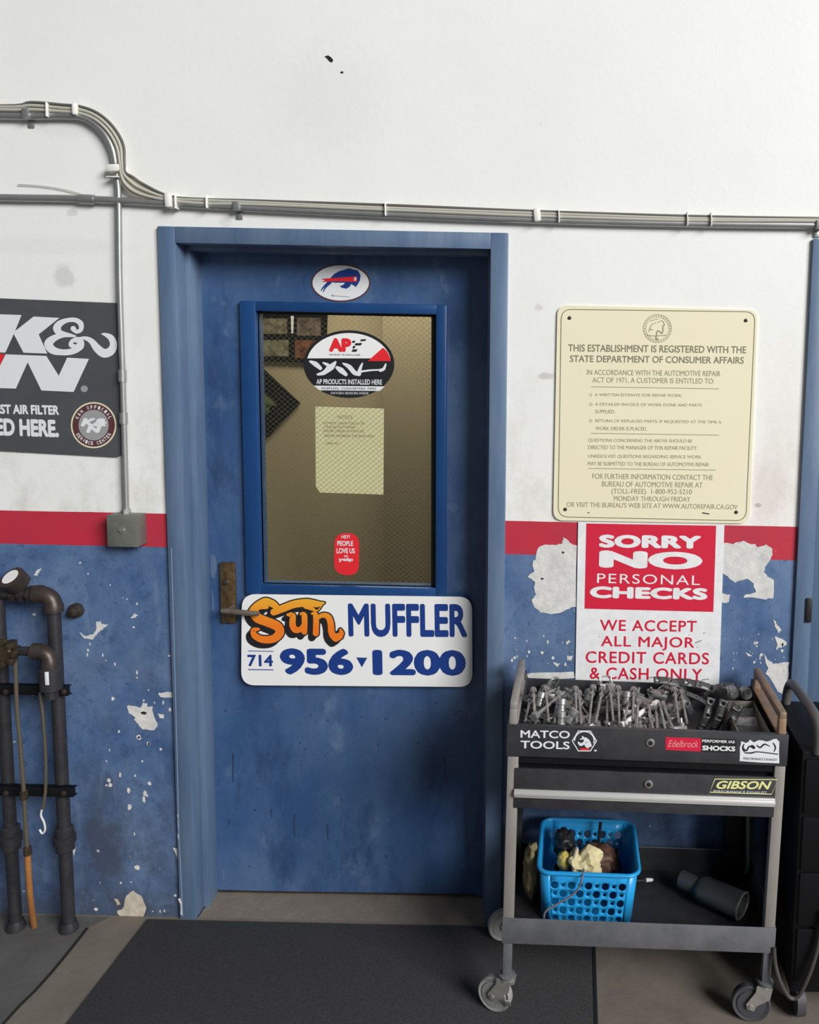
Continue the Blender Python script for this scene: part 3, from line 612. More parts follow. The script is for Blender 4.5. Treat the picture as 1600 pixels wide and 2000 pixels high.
b = MB(); text_into(b, 'THIS ESTABLISHMENT IS REGISTERED WITH THE', z8(200, 361), z8(1193, 372), 40/2.857, y1, bold=.012); text_into(b, 'STATE DEPARTMENT OF CONSUMER AFFAIRS', z8(210, 420), z8(1180, 430), 38/2.857, y1, bold=.012); b.build('heading', M_OLIVE, t)
b = MB()
for it in (('IN ACCORDANCE WITH THE AUTOMOTIVE REPAIR', (305, 492), (1050, 500), 30), ('ACT OF 1971, A CUSTOMER IS ENTITLED TO:', (335, 539), (1015, 546), 34),
                    None, ('FOR FURTHER INFORMATION CONTACT THE', (335, 1072), (1008, 1080), 30), ('BUREAU OF AUTOMOTIVE REPAIR AT', (388, 1115), (950, 1122), 30), ('(TOLL-FREE)  1-800-952-5210', (442, 1163), (890, 1167), 37), ('MONDAY THROUGH FRIDAY', (455, 1195), (882, 1200), 28), ("OR VISIT THE BUREAU'S WEB SITE AT WWW.AUTOREPAIR.CA.GOV", (192, 1228), (1145, 1243), 28)):
    if it is None: b.build('statement', M_OLIVE2, t); b = MB(); continue
    s_, a, e, h = it; text_into(b, s_, z8(*a), z8(*e), h/2.857, y1, bold=.004)
b.build('contact_lines', M_OLIVE2, t)
b = MB()
for s_, a, e, h in (('1)  A WRITTEN ESTIMATE FOR REPAIR WORK.', (318, 615), (838, 620), 21), ('2)  A DETAILED INVOICE OF WORK DONE AND PARTS', (316, 668), (945, 674), 21), ('SUPPLIED.', (352, 706), (462, 707), 20), ('3)  RETURN OF REPLACED PARTS, IF REQUESTED AT THE TIME A', (316, 760), (1055, 768), 21), ('WORK ORDER IS PLACED.', (352, 800), (640, 803), 20),
                    ('QUESTIONS CONCERNING THE ABOVE SHOULD BE', (312, 868), (893, 873), 21), ('DIRECTED TO THE MANAGER OF THIS REPAIR FACILITY.', (312, 906), (922, 911), 21), ('UNRESOLVED QUESTIONS REGARDING SERVICE WORK', (312, 957), (943, 962), 21), ('MAY BE SUBMITTED TO THE BUREAU OF AUTOMOTIVE REPAIR', (310, 997), (985, 1003), 21)):
    text_into(b, s_, z8(*a), z8(*e), h/2.857, y1)
for a, e in (((330, 558), (1040, 570)), ((330, 818), (1040, 828)), ((315, 1014), (1022, 1023))): b.stroke([z8(*a), z8(*e)], 1.2, y=y1)
b.build('clauses', M_OLIVE2, t)
for x, y in ((208, 174), (1192, 188), (184, 1242), (1138, 1258)):
    c = P(*z8(x, y), YB); b = MB(); b.lathe([(.0055, 0), (.005, .002), (.002, .003)], c, (0, -1, 0), 12); b.build('screw', M_FIT, t)

YR = -.004; pc = P(1265, 1336, YR)
t = thing('payment_sign', 'white board with red no-checks panel, behind the tool cart', 'sign', (pc.x, YR, pc.z))
y1 = YR-.0005
flat('red_panel', [[z1(*p) for p in ((464, 56), (1098, 67), (1084, 488), (455, 472))]], y1, M_RED, t)
b = MB()
for s_, a, e, h, bo in (('SORRY', (525, 174), (1024, 180), 64, .06), ('NO', (525, 272), (1030, 283), 86, .07), ('PERSONAL', (515, 347), (1018, 358), 48, .008), ('CHECKS', (480, 420), (1055, 430), 58, .06)): text_into(b, s_, z1(*a), z1(*e), h/2.5, y1-.0006, bold=bo, space=1.15 if s_ == 'PERSONAL' else 1.05)
b.build('white_lettering', M_SORRY, t)
b = MB()
for it in (('WE ACCEPT', (530, 580), (1002, 586), 55), ('ALL MAJOR', (535, 671), (990, 679), 67), None, ('CREDIT CARDS', (460, 737), (1062, 745), 58), None, ('& CASH ONLY', (480, 815), (1028, 824), 58)):
    if it is None: b.build('red_lettering', M_RED, t); b = MB(); continue
    s_, a, e, h = it; text_into(b, s_, z1(*a), z1(*e), h/2.5, y1, bold=.014, space=1.1)
b.build('red_lettering', M_RED, t)
b = MB(); b.poly([P(*z1(*p), YR) for p in ((424, 48), (1138, 62), (1112, 845), (410, 826))], .003); b.mi = 1
for q in (((1000, 638), (1025, 628)), ((545, 803), (575, 800)), ((770, 808), (830, 806)), ((1030, 820), (1060, 816))): b.stroke([z1(*p) for p in q], 2.4, y=y1-.0008)
for k in range(10): rn = random.Random(k+70); b.poly([P(*z1(*p), y1-.0008) for p in blob((rn.uniform(430, 1100), rn.uniform(500, 810)), rn.uniform(2, 5), k)])
b.build('board', [M_SORRY, M_GREYP], t, mod='flat')

# ------------------------------------------------------------------ conduits and cables
def smooth(pts, n=6):
    pts = [Vector(p) for p in pts]; out = []
    for i in range(len(pts)-1):
        a, q, c, d = pts[max(i-1, 0)], pts[i], pts[i+1], pts[min(i+2, len(pts)-1)]
        for k in range(n):
            u = k/n; out.append(.5*((2*q)+(-a+c)*u+(2*a-5*q+4*c-d)*u*u+(-a+3*q-3*c+d)*u**3))
    return out+[pts[-1]]
def strap(b, c, dirx=True, r=.012):
    b.box((c.x-.010, -.03, c.z-.014), (c.x+.010, -.001, c.z+.012), .002); b.box((c.x-.009, -.006, c.z-.034), (c.x+.009, -.0005, c.z-.012), .002)
yc = -.014
t = thing('electrical_conduit', 'galvanised conduit curving down from the upper left to the grey junction box', 'conduit', P(245, 1000, 0))
b = MB(); path = [P(*p, yc) for p in ((-330, 218), (-80, 224), (0, 226), (60, 227), (120, 226), (160, 229), (186, 243), (206, 264), (220, 292), (226, 320))]; b.tube(smooth(path), .0105, 14); b.tube(smooth([P(*p, yc) for p in ((225, 318), (229, 345), (232, 395), (234, 560), (241, 780), (247, 1002))]), .0082, 14); b.build('pipe', M_GALV, t)
b = MB(); strap(b, P(62, 226, 0)); b.build('strap', M_GALV, t)
for py in ((722, 746), (806, 828)):
    b = MB(); a_, e_ = P(238+(py[0]-700)*.03, py[0], yc), P(238+(py[1]-700)*.03, py[1], yc); b.cyl(a_, e_, .0115, 14); b.box((a_.x-.003, yc-.015, e_.z+.006), (a_.x+.003, yc-.008, e_.z+.012)); b.build('coupling', M_GALV, t)
b = MB(); b.cyl(P(246.4, 994, yc), P(247, 1006, yc), .0125, 6); b.build('locknut', M_GALV, t)
t = thing('wall_conduit', 'long horizontal galvanised conduit running above the door frame', 'conduit', P(760, 425, 0))
yh = -.0135
hp = [(-330, 379), (0, 386), (170, 389), (340, 398), (500, 407), (757, 419), (1052, 430), (1340, 437), (1600, 440), (1850, 443), (3200, 458)]
b = MB(); b.tube(smooth([P(*p, yh) for p in hp], 4), .0105, 14); b.build('pipe', M_GALV, t)
b = MB(); b.cyl(P(155, 388.5, yh), P(185, 390, yh), .014, 14); b.build('coupling', M_GALV, t)
for p in ((469, 405), (1596, 441)): b = MB(); strap(b, P(*p, 0)); b.build('strap', M_GALV, t)
pc = P(231, 335, 0)
t = thing('cable_bundle', 'bundle of beige and grey cables tied along the conduits across the wall', 'cables', pc)
base = [(-330, 205), (0, 212), (60, 212), (120, 215), (155, 219), (186, 231), (212, 254), (230, 285), (236, 318), (238, 338), (248, 358), (275, 376), (331, 390), (400, 395), (500, 398), (757, 408), (1052, 420), (1340, 428), (1600, 432), (1850, 436), (3200, 451)]
for k in range(6):
    off = (-8.5, -5, -1.5, 2.0, 5.0, -11.5)[k]; rn = random.Random(50+k); pts = []
    for i, (x, y) in enumerate(base):
        j = min(i+1, len(base)-1); h_ = max(i-1, 0); dx, dy = base[j][0]-base[h_][0], base[j][1]-base[h_][1]; l = math.hypot(dx, dy)
        spread = 1.0 if 1 < i < 8 else (1.5 if 9 < i < 12 else .62)
        o_ = off*spread + (rn.uniform(-1.5, 1.5) if i > 12 or i < 4 else 0)
        pts.append(P(x-dy/l*o_, y+dx/l*o_, -.012 - (.010 if k % 2 else .003) - (.006 if 7 < i < 11 else 0)))
    b = MB(); b.tube(smooth(pts, 5), .0046 if k < 5 else .0036, 8); b.build('cable', (M_CAB1, M_CAB2, M_CAB1, M_CAB2, M_CAB1, M_CAB3)[k], t)
def band(name, a, e, w, m, depth=.034):
    b = MB(); A, E = P(*a, 0), P(*e, 0); d = (E-A); L_ = d.length; d.normalize(); M_ = Matrix.Translation((A+E)/2) @ Matrix(((d.x, 0, -d.z, 0), (0, 1, 0, 0), (d.z, 0, d.x, 0), (0, 0, 0, 1)))
    b.box((-L_/2, -depth, -w/2), (L_/2, -.0005, w/2), .006, M_); return b.build(name, m, t)
band('tape_band', (218, 333), (246, 332), .022, M_TAPE); band('tape_band', (337, 380), (339, 409), .020, M_TAPE); band('tape_band', (1049, 409), (1051, 436), .020, M_TAPE); band('tape_band', (158, 207), (158, 231), .014, M_TAPE, .036)
for x, y0, y1 in ((352, 381, 411), (412, 384, 410), (757, 397, 425), (1092, 411, 438), (1340, 417, 444), (1386, 418, 445), (104, 206, 234), (229, 348, 348)):
    if y0 == y1: band('cable_tie', (219, 350), (244, 350), .004, M_TAPE)
    else: band('cable_tie', (x, y0), (x+.5, y1), .003, M_TAPE)
# loose thin wire above the conduit at left
tag_ = MB(); tag_.tube(smooth([P(*p, -.006) for p in ((35, 360), (80, 363), (120, 369), (155, 378), (172, 384))], 5), .0014, 6); tag(tag_.build('thin_wire', M_CAB2, None, P(120, 369, -.006)), 'thin grey stray wire above the left end of the horizontal conduit', 'wire')

t = thing('junction_box', 'square grey electrical junction box on the red stripe, left of the door frame', 'electrical box', P(245, 1070, 0))
a_, e_ = P(209, 1006, -.05), P(271, 1068, -.05)
b = MB(); b.box((a_.x, -.048, e_.z), (e_.x, -.0005, a_.z), .003); b.build('box_body', M_BOX, t)
b = MB(); b.box((a_.x-.001, -.052, e_.z-.001), (e_.x+.001, -.0475, a_.z+.001), .0015); b.build('cover_plate', M_BOX, t)
b = MB(); c = P(238, 1036, -.052); b.lathe([(.011, 0), (.010, .002), (.006, .003)], c, (0, -1, 0), 14); b.box((c.x-.008, -.0568, c.z-.0025), (c.x+.008, -.0548, c.z+.0035), .001); b.build('screw', M_SCREW, t)

# ------------------------------------------------------------------ iron pipes at the left
yp = -.07
t = thing('pipe_manifold', 'black iron pipe manifold with elbows and couplings standing at the left wall', 'pipes', (-.84, yp, 0))
def Q(px, py, y=yp): return P(px, py, y)
def elbow(b, p, d1, d2, r=.024, R=.035):
    d1, d2 = Vector(d1), Vector(d2); pts = []
    for k in range(9):
        a = k/8*math.pi/2; pts.append(p + d1*(R*(1-math.sin(a))) + d2*(R*(1-math.cos(a))))
    b.tube([p+d1*(R+.018)]+pts+[p+d2*(R+.018)], [r*1.12, r*1.12]+[r]*7+[r*1.12, r*1.12], 16)
xr = Q(120, 1500).x; xl = Q(14, 1500).x
b = MB(); b.cyl((xr, yp, 0), (xr, yp, Q(112, 1175).z), .0185, 16); b.build('pipe', M_PIPE, t)
b = MB(); b.cyl((xl, yp, 0), (xl, yp, Q(8, 1165).z), .0175, 16); b.build('pipe', M_PIPE, t)
ztop = Q(60, 1160).z
b = MB(); b.cyl((xl-.2, yp, ztop), (xr-.05, yp, ztop), .018, 16); b.build('pipe', M_PIPE, t)
b = MB(); elbow(b, Vector((xr, yp, ztop)), (-1, 0, 0), (0, 0, -1)); b.build('elbow', M_FIT, t)
for x in (Q(45, 1160).x, Q(62, 1160).x, Q(30, 1160).x): b = MB(); b.cyl((x-.006, yp, ztop), (x+.006, yp, ztop), .025, 8); b.build('union', M_FIT, t)
for x in (xl, xr):
    b = MB(); zc = Q(120, 1638).z; b.lathe([(.020, -.04), (.026, -.035), (.026, -.012), (.031, -.01), (.031, .01), (.026, .012), (.026, .035), (.020, .04)], (x, yp, zc), (0, 0, 1), 16); b.build('coupling', M_PIPE, t)
    b = MB(); b.lathe([(.027, 0), (.027, .008), (.021, .03)], (x, yp, 0), (0, 0, 1), 16); b.build('foot_flange', M_PIPE, t)
# front branch: valve outlet, elbow, coupling
yf = -.125; zv = Q(60, 1272, yf).z; xe = Q(97, 1280, yf).x
b = MB(); b.cyl((Q(30, 1272, yf).x, yf, zv), (xe-.04, yf, zv), .013, 14); b.cyl((xe, yf, zv-.03), (xe, yf, Q(98, 1350, yf).z-.02), .019, 14); b.build('branch_pipe', M_PIPE, t)
b = MB(); elbow(b, Vector((xe, yf, zv)), (-1, 0, 0), (0, 0, -1), .021, .03); b.build('elbow', M_FIT, t)
b = MB(); zc = Q(98, 1325, yf).z; b.lathe([(.022, -.034), (.030, -.032), (.030, .028), (.024, .034)], (xe, yf, zc), (0, 0, 1), 18); b.build('coupling', M_PIPE, t)
b = MB(); c = Q(105, 1310, yf); c2 = Q(104, 1330, yf); b.box((c.x-.006, yf-.0325, c2.z), (c.x+.004, yf-.028, c.z+.008), .001); b.build('coupling_highlight', M_LET, t)  # white slip painted in as the highlight on the coupling
# valve with a knobbed hand wheel
xv = Q(22, 1270, yf).x
b = MB(); b.cyl((xv-.09, yf, zv), (xv+.02, yf, zv), .017, 14); b.cyl((xv, yf, zv-.03), (xv, yf, zv+.03), .016, 8); vb = b.build('valve_body', M_BRASS, t)
b = MB()
for k in range(8):
    a = k*math.pi/4; b.lathe([(.002, -.010), (.010, -.008), (.012, 0), (.010, .008), (.002, .010)], (xv+.032*math.cos(a), yf-.035, zv+.032*math.sin(a)+.005), (0, 1, 0), 10)
b.lathe([(.022, -.006), (.026, 0), (.022, .006)], (xv, yf-.035, zv+.005), (0, 1, 0), 16); b.cyl((xv, yf-.03, zv+.005), (xv, yf, zv), .008, 10); b.build('hand_wheel', M_BRASS, vb)
# pressure gauge
c = Q(24, 1130, -.09); ax = Vector((-.25, -.62, .75)).normalized()
b = MB(); b.lathe([(.020, -.034), (.034, -.03), (.036, 0), (.036, .006), (.031, .008)], c, ax, 24); b.cyl(c-ax*.03, (c.x, yp, ztop), .009, 10); g_ = b.build('gauge_body', M_FIT, t)
b = MB(); b.lathe([(.024, .0085), (.024, .0095)], c, ax, 24); b.build('gauge_dial', M_WHITE, g_)
# bracket bars
for y0, x1, nm in ((1351, 132, 'bracket_bar'), (1549, 143, 'bracket_bar')):
    c = Q(x1, y0, -.105); b = MB(); b.box((xl-.25, -.105, c.z-.014), (c.x, -.092, c.z+.014), .002); b.box((xl-.25, -.0965, c.z-.014), (c.x-.001, -.083, c.z-.0115)); b.box((xl-.25, -.0965, c.z+.0115), (c.x-.001, -.083, c.z+.014)); b.build(nm, M_CABN, t)
    for px in (12, 125): q = Q(px, y0, -.105); b = MB(); b.lathe([(.009, 0), (.008, .004), (.002, .006)], (q.x, -.105, q.z), (0, -1, 0), 6); b.build('bolt', M_FIT, t)
b = MB(); c = Q(141, 1196, -.03); b.lathe([(.012, 0), (.023, .004), (.023, .016), (.015, .019), (.015, .034), (.009, .037)], (c.x, -.0005, c.z), (0, -1, 0), 8)
tag(b.build('pipe_plug', M_FIT, None, (c.x, 0, c.z)), 'rusty hex plug on the blue wall just right of the top pipe elbow', 'pipe plug')
t = thing('drain_tube', 'thin brass tube turning into orange hose at the foot of the pipes', 'tube', FL(68, 1812))
yt = -.14
up_ = smooth([P(*p, yt) for p in ((30, 1290), (33, 1380), (40, 1460), (46, 1540), (50, 1610), (54, 1668))]); lo = smooth([P(54, 1662, yt), P(56, 1710, yt), P(60, 1760, -.12), Vector((FL(67, 1812).x, FL(67, 1812).y, .005))])
b = MB(); b.tube(up_, .0058, 10); b.build('metal_tube', M_TUBE, t)
b = MB(); b.tube(lo, .0085, 10); b.build('orange_hose', M_COPPER, t)
for y in (1553, 1662): b = MB(); q = P(47 if y < 1600 else 54, y, yt); b.lathe([(.008, -.014), (.011, -.012), (.011, .012), (.008, .014)], q, (0, 0, 1), 8); b.build('fitting', M_BRASS, t)
b = MB(); b.tube(smooth([P(*p, -.115) for p in ((78, 1352), (84, 1400), (89, 1480), (89, 1540), (84, 1580))]), .0045, 8); t = b.build('hanging_wire', M_TUBE, None, P(84, 1352, -.115)); tag(t, 'thin dark wire hanging from the upper bar between the pipes, ending in a bright hook', 'wire')
b = MB(); b.tube(smooth([P(*p, -.115) for p in ((83, 1578), (80, 1592), (86, 1606), (88, 1620), (83, 1628), (77, 1620))]), .003, 8); b.build('hook', M_BRIGHT, t)

# ------------------------------------------------------------------ floor mat
m0, m1 = FL(290, 1797).x, FL(1163, 1850).x
t = thing('floor_mat', 'large black ribbed entrance mat on the concrete in front of the door', 'mat', (.1, -.5, 0))
b = MB(); b.box((m0, -1.05, 0.0005), (m1-.012, -.022, .008), .003); b.build('carpet', M_MAT, t)
b = MB(); b.box((m1-.013, -1.05, .0005), (m1+.001, -.022, .006), .002); b.build('rubber_edge', M_MATE, t)

# ------------------------------------------------------------------ tool cart
t = cart = thing('tool_cart', 'black rolling tool cart heaped with exhaust clamps, right of the door', 'cart', CART, rot=(0, CTH, 0))
yF, yR = -.38, -.05; xa, xb = .541, 1.270
def cbox(name, a, e, m, bev=.003, parent=None): b = MB(); b.box(a, e, bev); return b.build(name, m, parent or cart)
# legs
for x in (xa, xb-.029):
    cbox('leg', (x, yF, .216), (x+.029, yF+.028, .742), M_LEG); cbox('leg', (x, yR-.028, .216), (x+.029, yR, .85), M_CBLK)
# top tray: shell of one sheet
b = MB(); zr, zb_ = .829, .745
b.box((xa-.003, yF-.004, zb_), (xb+.002, yF, zr), .002); b.box((xa-.003, yR, zb_), (xb+.002, yR+.004, zr-.004), .002)
b.box((xa-.003, yF, zb_), (xa+.001, yR, zr)); b.box((xb-.002, yF, zb_), (xb+.002, yR, zr)); b.box((xa, yF, zb_), (xb, yR, zb_+.006)); b.box((xa-.003, yF-.004, zr-.003), (xb+.002, yF+.012, zr), .001)
tray = b.build('top_tray', M_CBLK, cart)
b = MB(); b.box((xa+.004, yF+.006, zb_-.022), (xb-.004, yF+.01, zb_)); b.box((xa+.03, yF+.02, .60), (xb-.03, yF+.026, .744)); b.build('drawer_well', M_CABN, cart)
# drawer
b = MB(); x0, x1 = xa+.02, xb-.024; b.box((x0, yF-.003, .602), (x1, yF+.006, .712), .002); b.box((x0, yF, .602), (x0+.003, yR, .70)); b.box((x1-.003, yF, .602), (x1, yR, .70)); b.box((x0, yF, .602), (x1, yR, .608)); drawer = b.build('drawer', M_CBLK, cart)
b = MB(); b.box((x0, yF-.010, .634), (x1, yF-.002, .657), .003); b.box((x0, yF-.013, .641), (x1, yF-.008, .650), .002); b.build('pull_strip', M_ALU, drawer)
for nm, (px, py), par in (('lock', (1270.5, 1450), tray), ('lock', (1267, 1531), drawer)):
    c = CP(px, py, yF-.004); b = MB(); b.lathe([(.011, 0), (.011, .003), (.008, .004)], (c.x, yF-.004, c.z), (0, -1, 0), 18); lk = b.build(nm, M_SCREW, par)
    b = MB(); b.lathe([(.006, .0035), (.006, .0048)], (c.x, yF-.004, c.z), (0, -1, 0), 14); b.build('keyhole', M_INK, par)
# side handle rails
for x, s_ in ((xa+.002, -1), (xb-.024, 1)):
    b = MB(); w = .020; z_t = .880
    b.box((x, yF+.004, zr-.07), (x+w, yF+.026, z_t-.01), .003); b.box((x, yR-.03, zr-.05), (x+w, yR-.008, z_t-.002), .003); b.box((x, yF+.004, z_t-.014), (x+w, yR-.008, z_t+.008), .005)
    b.build('handle_rail', M_RUST if s_ > 0 else M_LEG, cart)
for x in (xa-.001, xb-.026): b = MB(); b.box((x, yF+.012, zr-.006), (x+.026, yR, zr+.001), .001); b.build('side_flange', M_RUST if x > 1 else M_LEG, cart)
# lower shelf
b = MB(); zs0, zs1 = .219, .292
b.box((xa-.001, yF-.004, zs0), (xb+.002, yF, zs1), .002); b.box((xa-.001, yR, zs0), (xb+.002, yR+.004, zs1+.01), .002); b.box((xa-.001, yF, zs0), (xa+.002, yR, zs1)); b.box((xb-.001, yF, zs0), (xb+.002, yR, zs1)); b.box((xa, yF, zs0), (xb, yR, zs0+.006))
b.build('lower_shelf', M_CGREY, cart)
# shelf lining (black, oily)
b = MB(); b.box((xa+.004, yF+.001, zs0+.006), (xb-.004, yR-.001, zs0+.009)); b.box((xa+.004, yR-.004, zs0+.008), (xb-.004, yR-.001, zs1+.008)); b.build('shelf_liner', mat('oily_liner', (.012, .012, .014), .6, col2=(.026, .025, .026), scale=18), cart)
# casters: each touches the floor although the cart leans a touch
def caster(x, y, ang, wr, mw, brake=False):
    fz = (x-CART.x)*math.tan(CTH) + .0005 + (.008 if x < m1 else 0)          # local height of the ground here
    trail = .034; dx, dy = math.cos(ang), math.sin(ang); wx, wy = x+dx*trail, y+dy*trail; zc = fz+wr
    b = MB(); b.box((x-.012, y-.012, fz+wr*2+.022), (x+.012, y+.012, zs0+.002), .002); b.lathe([(.018, 0), (.022, .004), (.022, .010), (.014, .014)], (x, y, fz+wr*2+.008), (0, 0, 1), 18); cs = b.build('caster', M_CGREY, cart)
    b = MB(); n = Vector((-dy, dx, 0))
    for s_ in (-1, 1):
        o_ = n*(.0165*s_)
        prof = [(-.020, wr*2+.010), (.022, wr*2+.010), (.024, wr*2-.008), (trail+.013, wr+.006), (trail+.010, wr-.009), (trail-.008, wr-.012), (trail-.014, wr+.004), (-.014, wr*1.55)]
        A = [Vector((x+dx*u, y+dy*u, fz+v)) + o_ for u, v in prof]; B = [q+n*(.0025*s_) for q in A]
        va = [b.v(q) for q in A]; vb_ = [b.v(q) for q in B]; b._f(va); b._f(vb_)
        for i in range(len(prof)): j = (i+1) % len(prof); b._f([va[i], va[j], vb_[j], vb_[i]])
    b.lathe([(.021, 0), (.021, .004)], (x, y, fz+wr*2+.006), (0, 0, 1), 16); b.cyl(Vector((wx, wy, zc))-n*.022, Vector((wx, wy, zc))+n*.022, .0055, 8)
    b.build('fork', M_ZINC, cs)
    b = MB(); b.lathe([(wr*.35, -.012), (wr*.72, -.012), (wr*.75, -.009), (wr*.94, -.012), (wr, -.008), (wr, .008), (wr*.94, .012), (wr*.75, .009), (wr*.72, .012), (wr*.35, .012)], (wx, wy, zc), n, 28); b.build('wheel', mw, cs)
    if brake:
        b = MB(); b.box((-.008, -.004, -.002), (.008, .040, .002), .001, Matrix.Translation((x-dx*.006, y-dy*.006-.012, fz+.035)) @ Matrix.Rotation(math.radians(125), 4, 'X')); b.build('brake_pedal', M_ZINC, cs)
c1 = math.radians
caster(.556, yF+.014, c1(158), .049, M_RUBB, True); caster(1.256, yF+.014, c1(170), .052, M_WHEEL); caster(.556, yR-.02, c1(195), .049, M_RUBB); caster(1.256, yR-.02, c1(190), .050, M_WHEEL)
# decals on the cart
zc_ = Z(960, 1290, 5); ys = yF-.0048
b = MB(); text_into(b, 'MATCO', zc_(284, 754), zc_(766, 762), 74/5, ys, f=CP, bold=.02); text_into(b, 'TOOLS', zc_(284, 858), zc_(764, 868), 76/5, ys, f=CP, bold=.02); o = b.build('maker_lettering', M_LET, tray)
b = MB()
hx = [zc_(908+118*math.cos(math.radians(a)), 786+112*math.sin(math.radians(a))) for a in range(0, 360, 60)]; b.stroke(hx+[hx[0]], 2.2, f=CP, y=ys, seg=1)
hx = [zc_(908+95*math.cos(math.radians(a)), 782+88*math.sin(math.radians(a))) for a in range(180, 390, 15)]; b.stroke(hx, 2.2, f=CP, y=ys)
for q, w in (([(850, 800), (870, 820), (900, 810), (915, 780), (890, 745)], [3, 6, 5, 5, 3]), ([(920, 760), (945, 790), (965, 830)], [4, 7, 6]), ([(870, 770), (900, 760)], [2, 3]), ([(930, 825), (940, 835)], [8, 8]), ([(1010, 880), (1022, 880)], [3, 3])): b.stroke([zc_(*p) for p in q], w, f=CP, y=ys)
b.build('maker_badge', M_LET, tray)
b = MB(); b.poly([CP(*zc_(*p), ys-.0003) for p in ((858, 856), (960, 856), (950, 876), (872, 876))]); b.build('badge_bar', M_RED2, tray)
ze = Z(1260, 1290, 4.706)
o = flat('sticker', [[ze(*p) for p in ((190, 704), (517, 716), (515, 838), (190, 822))]], ys, M_RED, tray, f=CP); o['label'] = 'red sticker with script lettering'
b = MB(); text_into(b, 'Edelbrock', ze(212, 795), ze(490, 800), 62/4.706, ys-.0004, f=CP, shear=.3); b.build('sticker_script', mat('print_pink', (.72, .30, .32), .5), tray)
o = flat('sticker', [[ze(*p) for p in ((517, 716), (838, 724), (836, 848), (515, 838))]], ys, M_INK, tray, f=CP); o['label'] = 'black sticker with white lettering'
b = MB(); text_into(b, 'SHOCKS', ze(525, 826), ze(830, 836), 46/4.706, ys-.0004, f=CP, bold=.05); text_into(b, 'PERFORMER IAS', ze(525, 752), ze(825, 762), 26/4.706, ys-.0004, f=CP, bold=.03); b.build('sticker_lettering', M_LET, tray)
o = flat('sticker', [[ze(*p) for p in ragged([(885, 745), (930, 760), (965, 730), (1000, 755), (1040, 730), (1120, 745), (1180, 725), (1205, 720), (1232, 745), (1232, 945), (870, 925), (875, 800)], 4, 2, 4)]], ys, M_LET, tray, f=CP); o['label'] = 'torn white sticker with black scrollwork'
b = MB()
for q, w in (([(895, 790), (930, 830), (960, 790), (1000, 800)], [2, 3, 3, 2]), ([(920, 850), (980, 850), (1040, 840), (1220, 862)], [2, 3, 2, 2]), ([(985, 790), (1000, 800)], [6, 6]), ([(1030, 780), (1060, 800), (1100, 770), (1150, 790)], [2, 3, 3, 1]), ([(1180, 760), (1200, 800), (1185, 840)], [2, 3, 1]), ([(910, 770), (900, 810), (915, 840)], [2, 3, 2])): b.stroke([ze(*p) for p in q], w, f=CP, y=ys-.0004)
text_into(b, 'PERFORMANCE EXHAUST', ze(905, 912), ze(1215, 924), 22/4.706, ys-.0004, f=CP); b.build('sticker_scrollwork', M_INK, tray)
zg = Z(960, 1460, 2.5); yd = yF-.0038
b = MB(); o_ = [zg(*p) for p in ((1092, 154), (1398, 157), (1368, 228), (1066, 218))]; b.stroke(o_+[o_[0]], 1.6, f=CP, y=yd, seg=1); text_into(b, 'GIBSON', zg(1098, 202), zg(1368, 205), 40/2.5, yd, f=CP, bold=.03, shear=.3); o = b.build('sticker', M_YEL, drawer); o['label'] = 'pale yellow outlined sticker'
b = MB(); text_into(b, 'PERFORMANCE EXHAUST', zg(1085, 219), zg(1345, 226), 11/2.5, yd, f=CP); b.build('sticker_lettering', M_LET, drawer)

# ------------------------------------------------------------------ hardware heaped in the tray
zt = zb_+.006
def clamp_proto():
    r = thing('exhaust_clamp', '', 'clamp', (0, 0, 0), 'exhaust clamps in the cart tray')
    R_, leg, rr = .021, .058, .0040                       # bow at the bottom, threaded legs upwards through the saddle
    b = MB(); pts = [(-R_, 0, R_+leg)]+[(-R_*math.cos(math.pi*k/10), 0, R_-R_*math.sin(math.pi*k/10)) for k in range(11)]+[(R_, 0, R_+leg)]; b.tube(pts, rr, 8); b.build('u_bolt', M_STEEL, r)
    b = MB(); b.box((-.029, -.012, .054), (.029, .012, .0585), .001)
    for s in (-1, 1): b.box((-.028, s*.012-.0015, .034), (.028, s*.012+.0015, .058), .001)
    b.build('saddle', M_STEEL, r)
    for s in (-1, 1): b = MB(); b.cyl((s*R_, 0, .0585), (s*R_, 0, .067), .0078, 6); b.build('nut', M_STEEL, r)
    return r
proto = clamp_proto(); rn = random.Random(21); spots = []
for row, (yy, n, x0, x1) in enumerate(((-.325, 8, .590, .99), (-.255, 8, .605, .96), (-.185, 9, .595, .99), (-.105, 9, .60, 1.0))):
    for k in range(n): spots.append((x0+(x1-x0)*k/(n-1)+rn.uniform(-.006, .006), yy+rn.uniform(-.012, .012), row))
